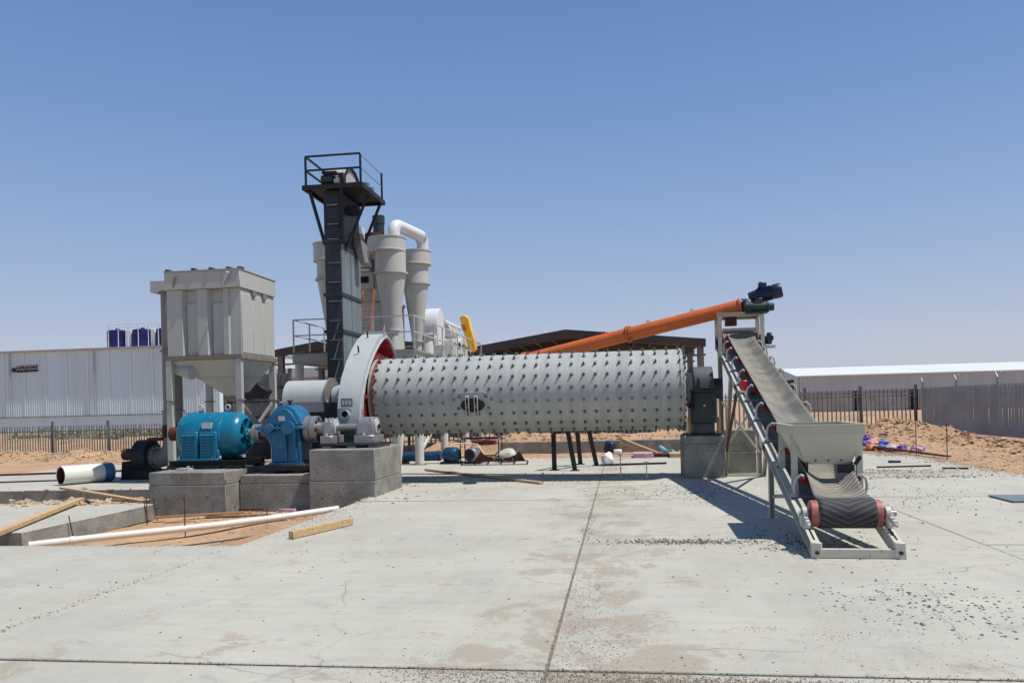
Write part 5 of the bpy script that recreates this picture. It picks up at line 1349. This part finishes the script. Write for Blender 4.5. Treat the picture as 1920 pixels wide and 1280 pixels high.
plank('upright timber post standing against the concrete kerb wall', (-.05, 28.15, 0), (-.05, 28.15, .56), .10, .08, 'wood', None, (0, 1, 0))

plank('splintered board lying across the rubble under the sloping timber', (-10.9, 15.9, -.10), (-9.7, 15.5, -.10), .10, .035, 'wood_dark')
plank('old board half buried in the sand beside the reducer pier foot', (-7.9, 14.35, -.26), (-6.7, 14.55, -.25), .12, .035, 'wood_dark')
pv = thing('plastic_pipe', (-6.8, 12.4, -.1), 'long white plastic pipe propped across the sandy pit on steel pins', 'pipe')
P = [Vector((-8.66, 10.66, -.16)), Vector((-8.0, 11.2, -.14)), Vector((-7.3, 11.75, -.13)), Vector((-6.55, 12.4, -.12)), Vector((-5.85, 13.1, -.10)), Vector((-5.1, 13.85, -.06))]
MB().tube(P, .055, 14).build('barrel', 'pvc', pv)
MB().cyl(P[0].lerp(P[1], .62), P[0].lerp(P[1], .70), .064, n=14).build('socket', 'pvc', pv)
for k, (x, y, h_, lab) in enumerate(((-6.98, 12.0, .62, 'tall steel pin beside the middle of the plastic pipe'), (-6.02, 12.92, .32, 'steel pin near the slab end of the plastic pipe'), (-8.62, 13.55, .40, 'steel pin at the corner of the motor pier'), (-8.85, 11.9, .34, 'steel pin leaning on the kerb face near the pipe end'), (-8.88, 14.0, .34, 'first steel pin of the close pair leaning on the kerb face'), (-8.88, 14.3, .34, 'second steel pin of the close pair leaning on the kerb face'))):
    lean = -.05 if k > 2 else .0
    tag(MB().cyl((x, y, -.33), (x + lean, y + lean, -.33 + h_ + .1), .010, n=6).build('steel_pin', 'rust'), lab, 'steel pin', 'reinforcing pins in the pit')
tag(MB().tube([(-8.2, 10.2, -.26), (-7.0, 10.75, -.27), (-6.0, 11.6, -.24), (-5.1, 12.7, -.2)], .012, 6).build('cable', 'black_steel'), 'thin black cable lying over the sand in the pit', 'cable')

pp = thing('steel_pipe', (-13.95, 18.9, 0), 'fat white pipe length with a rusty bore and a blue painted end', 'pipe')
a, c = Vector((-13.98, 18.35, .245)), Vector((-13.35, 19.55, .245))
dd = (c - a).normalized()
MB().lathe([(.215, .03), (.215, 0), (.24, 0), (.24, 1.02)], a, dd, 32, cap=False).build('barrel', 'pipe_white', pp)
MB().lathe([(.242, 0), (.245, .01), (.245, .26), (.225, .27), (.21, .27)], a + dd * 1.02, dd, 32, cap=False).build('painted_end', 'pipe_blue', pp)
MB().lathe([(.214, .01), (.212, 1.29)], a, dd, 32, cap=False).build('bore', 'rust', pp)
MB().lathe([(.212, 1.24), (0, 1.25)], a, dd, 32, cap=False).build('end_plug', 'dark_opening', pp)
tag(MB().bar((-18.5, 21.6, .03), (-12.6, 23.4, .03), .06, .06).build('steel_bar', 'rust'), 'long dark steel bar lying on the slab behind the fat pipe', 'steel bar')
tag(MB().bar((-17.0, 19.2, .015), (-14.2, 19.9, .015), .16, .03).build('steel_plate', 'black_steel'), 'dark flat steel strip lying beside the fat white pipe', 'steel plate')

# dark trestle behind the mill
tr = thing('steel_trestle', (-1.3, 21.4, 0), 'dark steel trestle with slanting legs standing under the mill', 'trestle')
T = [(-1.78, 20.9, 1.02), (-1.40, 20.9, 1.02), (-1.24, 22.4, 1.02), (-.90, 22.0, 1.02)]
F = [(-1.79, 21.1, 0), (-1.23, 20.8, 0), (-1.20, 23.0, 0), (-.72, 22.4, 0)]
for p, q in zip(T, F): MB().bar(p, q, .12, .10, (0, 1, 0)).build('leg', 'black_steel', tr)
for i, j in ((0, 1), (2, 3), (0, 2), (1, 3)): MB().bar(T[i], T[j], .10, .08).build('top_bar', 'black_steel', tr)
for p in F: MB().box2((p[0] - .12, p[1] - .12, 0), (p[0] + .12, p[1] + .12, .015)).build('foot_plate', 'black_steel', tr)

# pump set and machinery under the mill
pu = thing('pump_set', (-5.7, 24.2, 0), 'blue pump and motor on a low frame under the mill', 'pump')
MB().cyl((-6.9, 24.2, .22), (-5.55, 24.2, .24), .15, n=20).build('casing', 'pump_blue', pu)
MB().lathe([(.17, 0), (.17, .04), (.12, .04), (.12, .10)], (-5.66, 24.2, .24), (1, 0, 0), 20).build('flange', 'pump_blue', pu)
MB().lathe([(.12, 0), (.22, .06), (.24, .12), (.24, .42), (.18, .50), (0, .50)], (-5.42, 24.15, .27), (1, -.5, 0), 26).build('motor', 'pump_blue', pu)
MB().box2((-5.5, 23.8, 0), (-4.9, 24.3, .07)).build('bed', 'black_steel', pu)
MB().box2((-6.9, 24.05, 0), (-6.6, 24.35, .09)).build('foot', 'black_steel', pu)
cm = thing('air_compressor', (-4.4, 24.2, 0), 'grey round motor in front of a red framed compressor', 'compressor')
MB().lathe([(.12, 0), (.20, .03), (.215, .06), (.215, .40), (.17, .46), (0, .46)], (-4.58, 23.75, .27), (.35, 1, 0), 28).build('motor', 'steel', cm)
MB().lathe([(.17, 0), (.17, .01)], (-4.585, 23.735, .27), (.35, 1, 0), 24).build('fan_grille', 'black_steel', cm)
MB().cyl((-4.62, 24.4, .62), (-4.0, 24.4, .62), .09, n=16).build('tank', 'rust', cm)
MB().box2((-4.25, 24.2, .55), (-3.85, 24.5, .70)).build('engine', 'roller_red', cm, bevel=.02)
for y in (24.0, 24.7):
    for x in (-4.9, -3.72): MB().bar((x, y, 0), (x, y, .74), .03, .03, (0, 1, 0)).build('frame_post', 'black_steel', cm)
    for z in (.2, .755): MB().bar((-4.88, y, z), (-3.74, y, z), .03, .03).build('frame_bar', 'black_steel', cm)
MB().tube([(-5.1, 24.0, .60), (-4.7, 23.95, .62), (-4.35, 23.9, .58), (-4.15, 23.8, .3), (-4.05, 23.75, .05)], .022, 8).build('hose', 'pvc', cm)
MB().box2((-4.75, 23.7, 0), (-4.25, 24.2, .06)).build('bed', 'black_steel', cm)
sd = thing('pipe_saddle', (-3.6, 23.4, 0), 'brown curved steel saddle lying on a dark slotted rail', 'saddle')
pts = [(-4.35, .12)] + [(-3.58 + .62 * math.cos(t), .52 + .34 * math.sin(t)) for t in np.linspace(math.pi * 1.12, math.pi * 1.88, 13)] + [(-2.85, .12)]
MB().prism(pts, 23.3, 23.42, 'y').build('saddle', 'rust', sd)
b = MB().box2((-4.75, 23.18, .10), (-2.75, 23.22, .13)).box2((-4.75, 23.18, 0), (-2.75, 23.22, .02))
for x in np.linspace(-4.72, -2.78, 6): b.bar((x, 23.2, .02), (x + .05, 23.2, .10), .04, .03, (0, 1, 0))
b.build('rail', 'black_steel', sd)
for x in (-3.75, -3.5, -3.2): MB().cyl((x, 23.28, .16), (x, 23.30, .16), .02, n=8).build('rivet', 'steel_pale', sd)
def lump(name, m, c, s, seed, n=3):
    bm = bmesh.new(); bmesh.ops.create_icosphere(bm, subdivisions=n, radius=1)
    for v in bm.verts:
        q = v.co.copy()
        k = 1 + .38 * mnoise.fractal(q * 1.3 + Vector((seed, seed * 2, 0)), .9, 2, 4) - .16 * abs(mnoise.noise(q * 3.1 + Vector((0, seed, seed))))
        v.co = Vector((q.x * s[0] * k, q.y * s[1] * k, max(-.45, q.z) * s[2] * k))
    me = bpy.data.meshes.new(name); bm.to_mesh(me); bm.free()
    lo = min(v.co.z for v in me.vertices)
    for v in me.vertices: v.co.z -= lo
    me.materials.append(M[m]); me.shade_smooth()
    o = bpy.data.objects.new(name, me); COL.objects.link(o); o.location = c
    return o
tag(lump('sack', 'sack_white', (-3.5, 24.3, 0), (.36, .22, .26), 3), 'bulging white sack behind the brown saddle', 'sack')
tag(lump('plastic_sheet', 'white', (-.42, 22.7, 0), (.17, .16, .22), 8), 'crumpled white plastic sheet beside the trestle leg', 'plastic sheet')
tag(lump('tool_bag', 'motor_navy', (-.42, 27.6, 0), (.22, .2, .30), 5), 'dark blue bag leaning on the concrete kerb wall', 'bag')
tag(MB().box2((-.30, 27.2, 0), (-.02, 27.5, .16)).build('bucket', 'white', bevel=.03), 'small white bucket in front of the dark blue bag', 'bucket')
for (x0, y0, x1, y1, h_, m_, lab) in ((.35, 25.3, .95, 26.2, .14, 'bag_pink', 'pinkish flat board stack lying behind the mill'), (1.0, 25.5, 1.5, 26.3, .10, 'rust', 'dark low board stack next to the pinkish boards'), (1.45, 25.2, 2.1, 26.0, .13, 'wood', 'pale board stack nearest the feed end pier')):
    t = thing('board_stack', ((x0 + x1) / 2, (y0 + y1) / 2, 0), lab, 'boards', 'board stacks behind the mill')
    for k in range(3): MB().box2((x0 + random.uniform(-.02, .02), y0, h_ / 3 * k + .002), (x1 + random.uniform(-.02, .02), y1, h_ / 3 * (k + 1))).build('board', m_, t)
tag(MB().tube([(1.2, 26.5, .30), (1.32, 26.4, .18), (1.45, 26.6, .08), (1.6, 26.3, .14), (1.75, 26.5, .05)], [.05, .08, .07, .06, .03], 8).build('tarp', 'teal_tarp'), 'scrap of turquoise tarp lying on the boards', 'tarp')
tag(MB().bar((-.6, 22.2, .03), (1.2, 22.6, .03), .05, .05).build('steel_bar', 'black_steel'), 'thin dark steel bar lying behind the trestle', 'steel bar')
for x, y, h_, lab in ((-.05, 18.1, .55, 'thin tall stake standing in front of the mill shadow'), (.52, 18.0, .40, 'short tee topped stake in front of the mill shadow')):
    tag(MB().cyl((x, y, 0), (x, y, h_), .012, n=6).bar((x - .05, y, h_), (x + .05, y, h_), .02, .02).build('stake', 'galv'), lab, 'stake', 'stakes by the mill')
tag(MB().lathe([(.16, 0), (.17, .01), (.15, .02), (0, .02)], (-3.4, 17.6, .006), (0, 0, 1), 20).build('drain_cover', 'black_steel'), 'small dark round drain cover on the slab by the long plank', 'drain cover')
tag(MB().box2((6.05, 13.5, .006), (7.6, 14.35, .03)).build('steel_plate', 'slate_light'), 'flat grey steel plate lying on the slab at the frame edge', 'steel plate')

# heap of coloured bags and steel rods by the right edge of the yard
bags = [('bag_purple', 8.02, 27.95, .30, 'dark purple bag on the very top of the colourful heap'), ('bag_orange', 8.28, 27.9, .24, 'small orange bag beside the top purple bag'), ('bag_pink', 8.14, 27.62, .17, 'pale pink bag in the middle of the colourful heap'), ('bag_blue', 8.46, 27.55, .14, 'bright blue bag low on the side of the heap nearest the rods'),
    ('bag_purple', 7.82, 27.6, .14, 'violet bag low on the side of the heap nearest the hopper'), ('bag_orange', 7.95, 27.2, 0, 'orange bag at the foot of the colourful heap'), ('bag_blue', 8.28, 27.15, 0, 'dull blue bag at the foot of the heap beside the orange one'), ('bag_pink', 8.62, 27.1, 0, 'pink bag just clear of the heap'),
    ('sack_white', 8.42, 26.7, 0, 'small whitish bag on the ground below the heap'), ('bag_purple', 8.68, 26.6, 0, 'single flat purple bag lying beside the steel rods'), ('bag_blue', 9.1, 26.3, 0, 'flat blue bag lying farthest from the heap'), ('bag_pink', 8.9, 25.9, 0, 'crumpled pinkish bag nearest the upright pins')]
for k, (m_, x, y, z, lab) in enumerate(bags):
    o = lump('bag', m_, (x, y, max(0, ground_z(x, y)) + z * .9), (.20, .17, .125), 11 + k * 3)
    o.rotation_euler = (0, 0, k * 1.3)
    tag(o, lab, 'bag', 'coloured bags heaped by the sand')
rods = thing('steel_rods', (8.6, 25, 0), 'bundle of rusty steel rods lying along the sand edge', 'steel rods')
for k in range(4): MB().cyl((7.9 + .03 * k, 27.4, .12 + .02 * (k % 2)), (8.75 + .05 * k, 23.3, .05), .02, n=6).build('rod', 'rust', rods)
for k, (x, y, h_) in enumerate(((8.45, 24.6, 1.05), (8.65, 22.9, .95))):
    tag(MB().cyl((x, y, -.05), (x, y, h_), .012, n=6).build('steel_pin', 'rust'), ('farther upright steel pin on the sand by the rods', 'nearer upright steel pin on the sand by the rods')[k], 'steel pin', 'upright pins by the sand')
tag(MB().bar((6.1, 20.4, .02), (7.4, 20.6, .02), .05, .035).build('steel_bar', 'black_steel'), 'dark bar on the slab to one side of the hopper', 'steel bar')
tag(MB().bar((7.4, 19.9, .02), (7.9, 19.7, .02), .06, .035).build('steel_bar', 'black_steel'), 'short dark bar at the sand edge of the slab', 'steel bar')
tag(MB().box2((6.85, 21.9, .005), (7.15, 22.0, .06)).build('brick', 'slate', bevel=.01), 'lone dark block on the slab near the coloured bags', 'block')
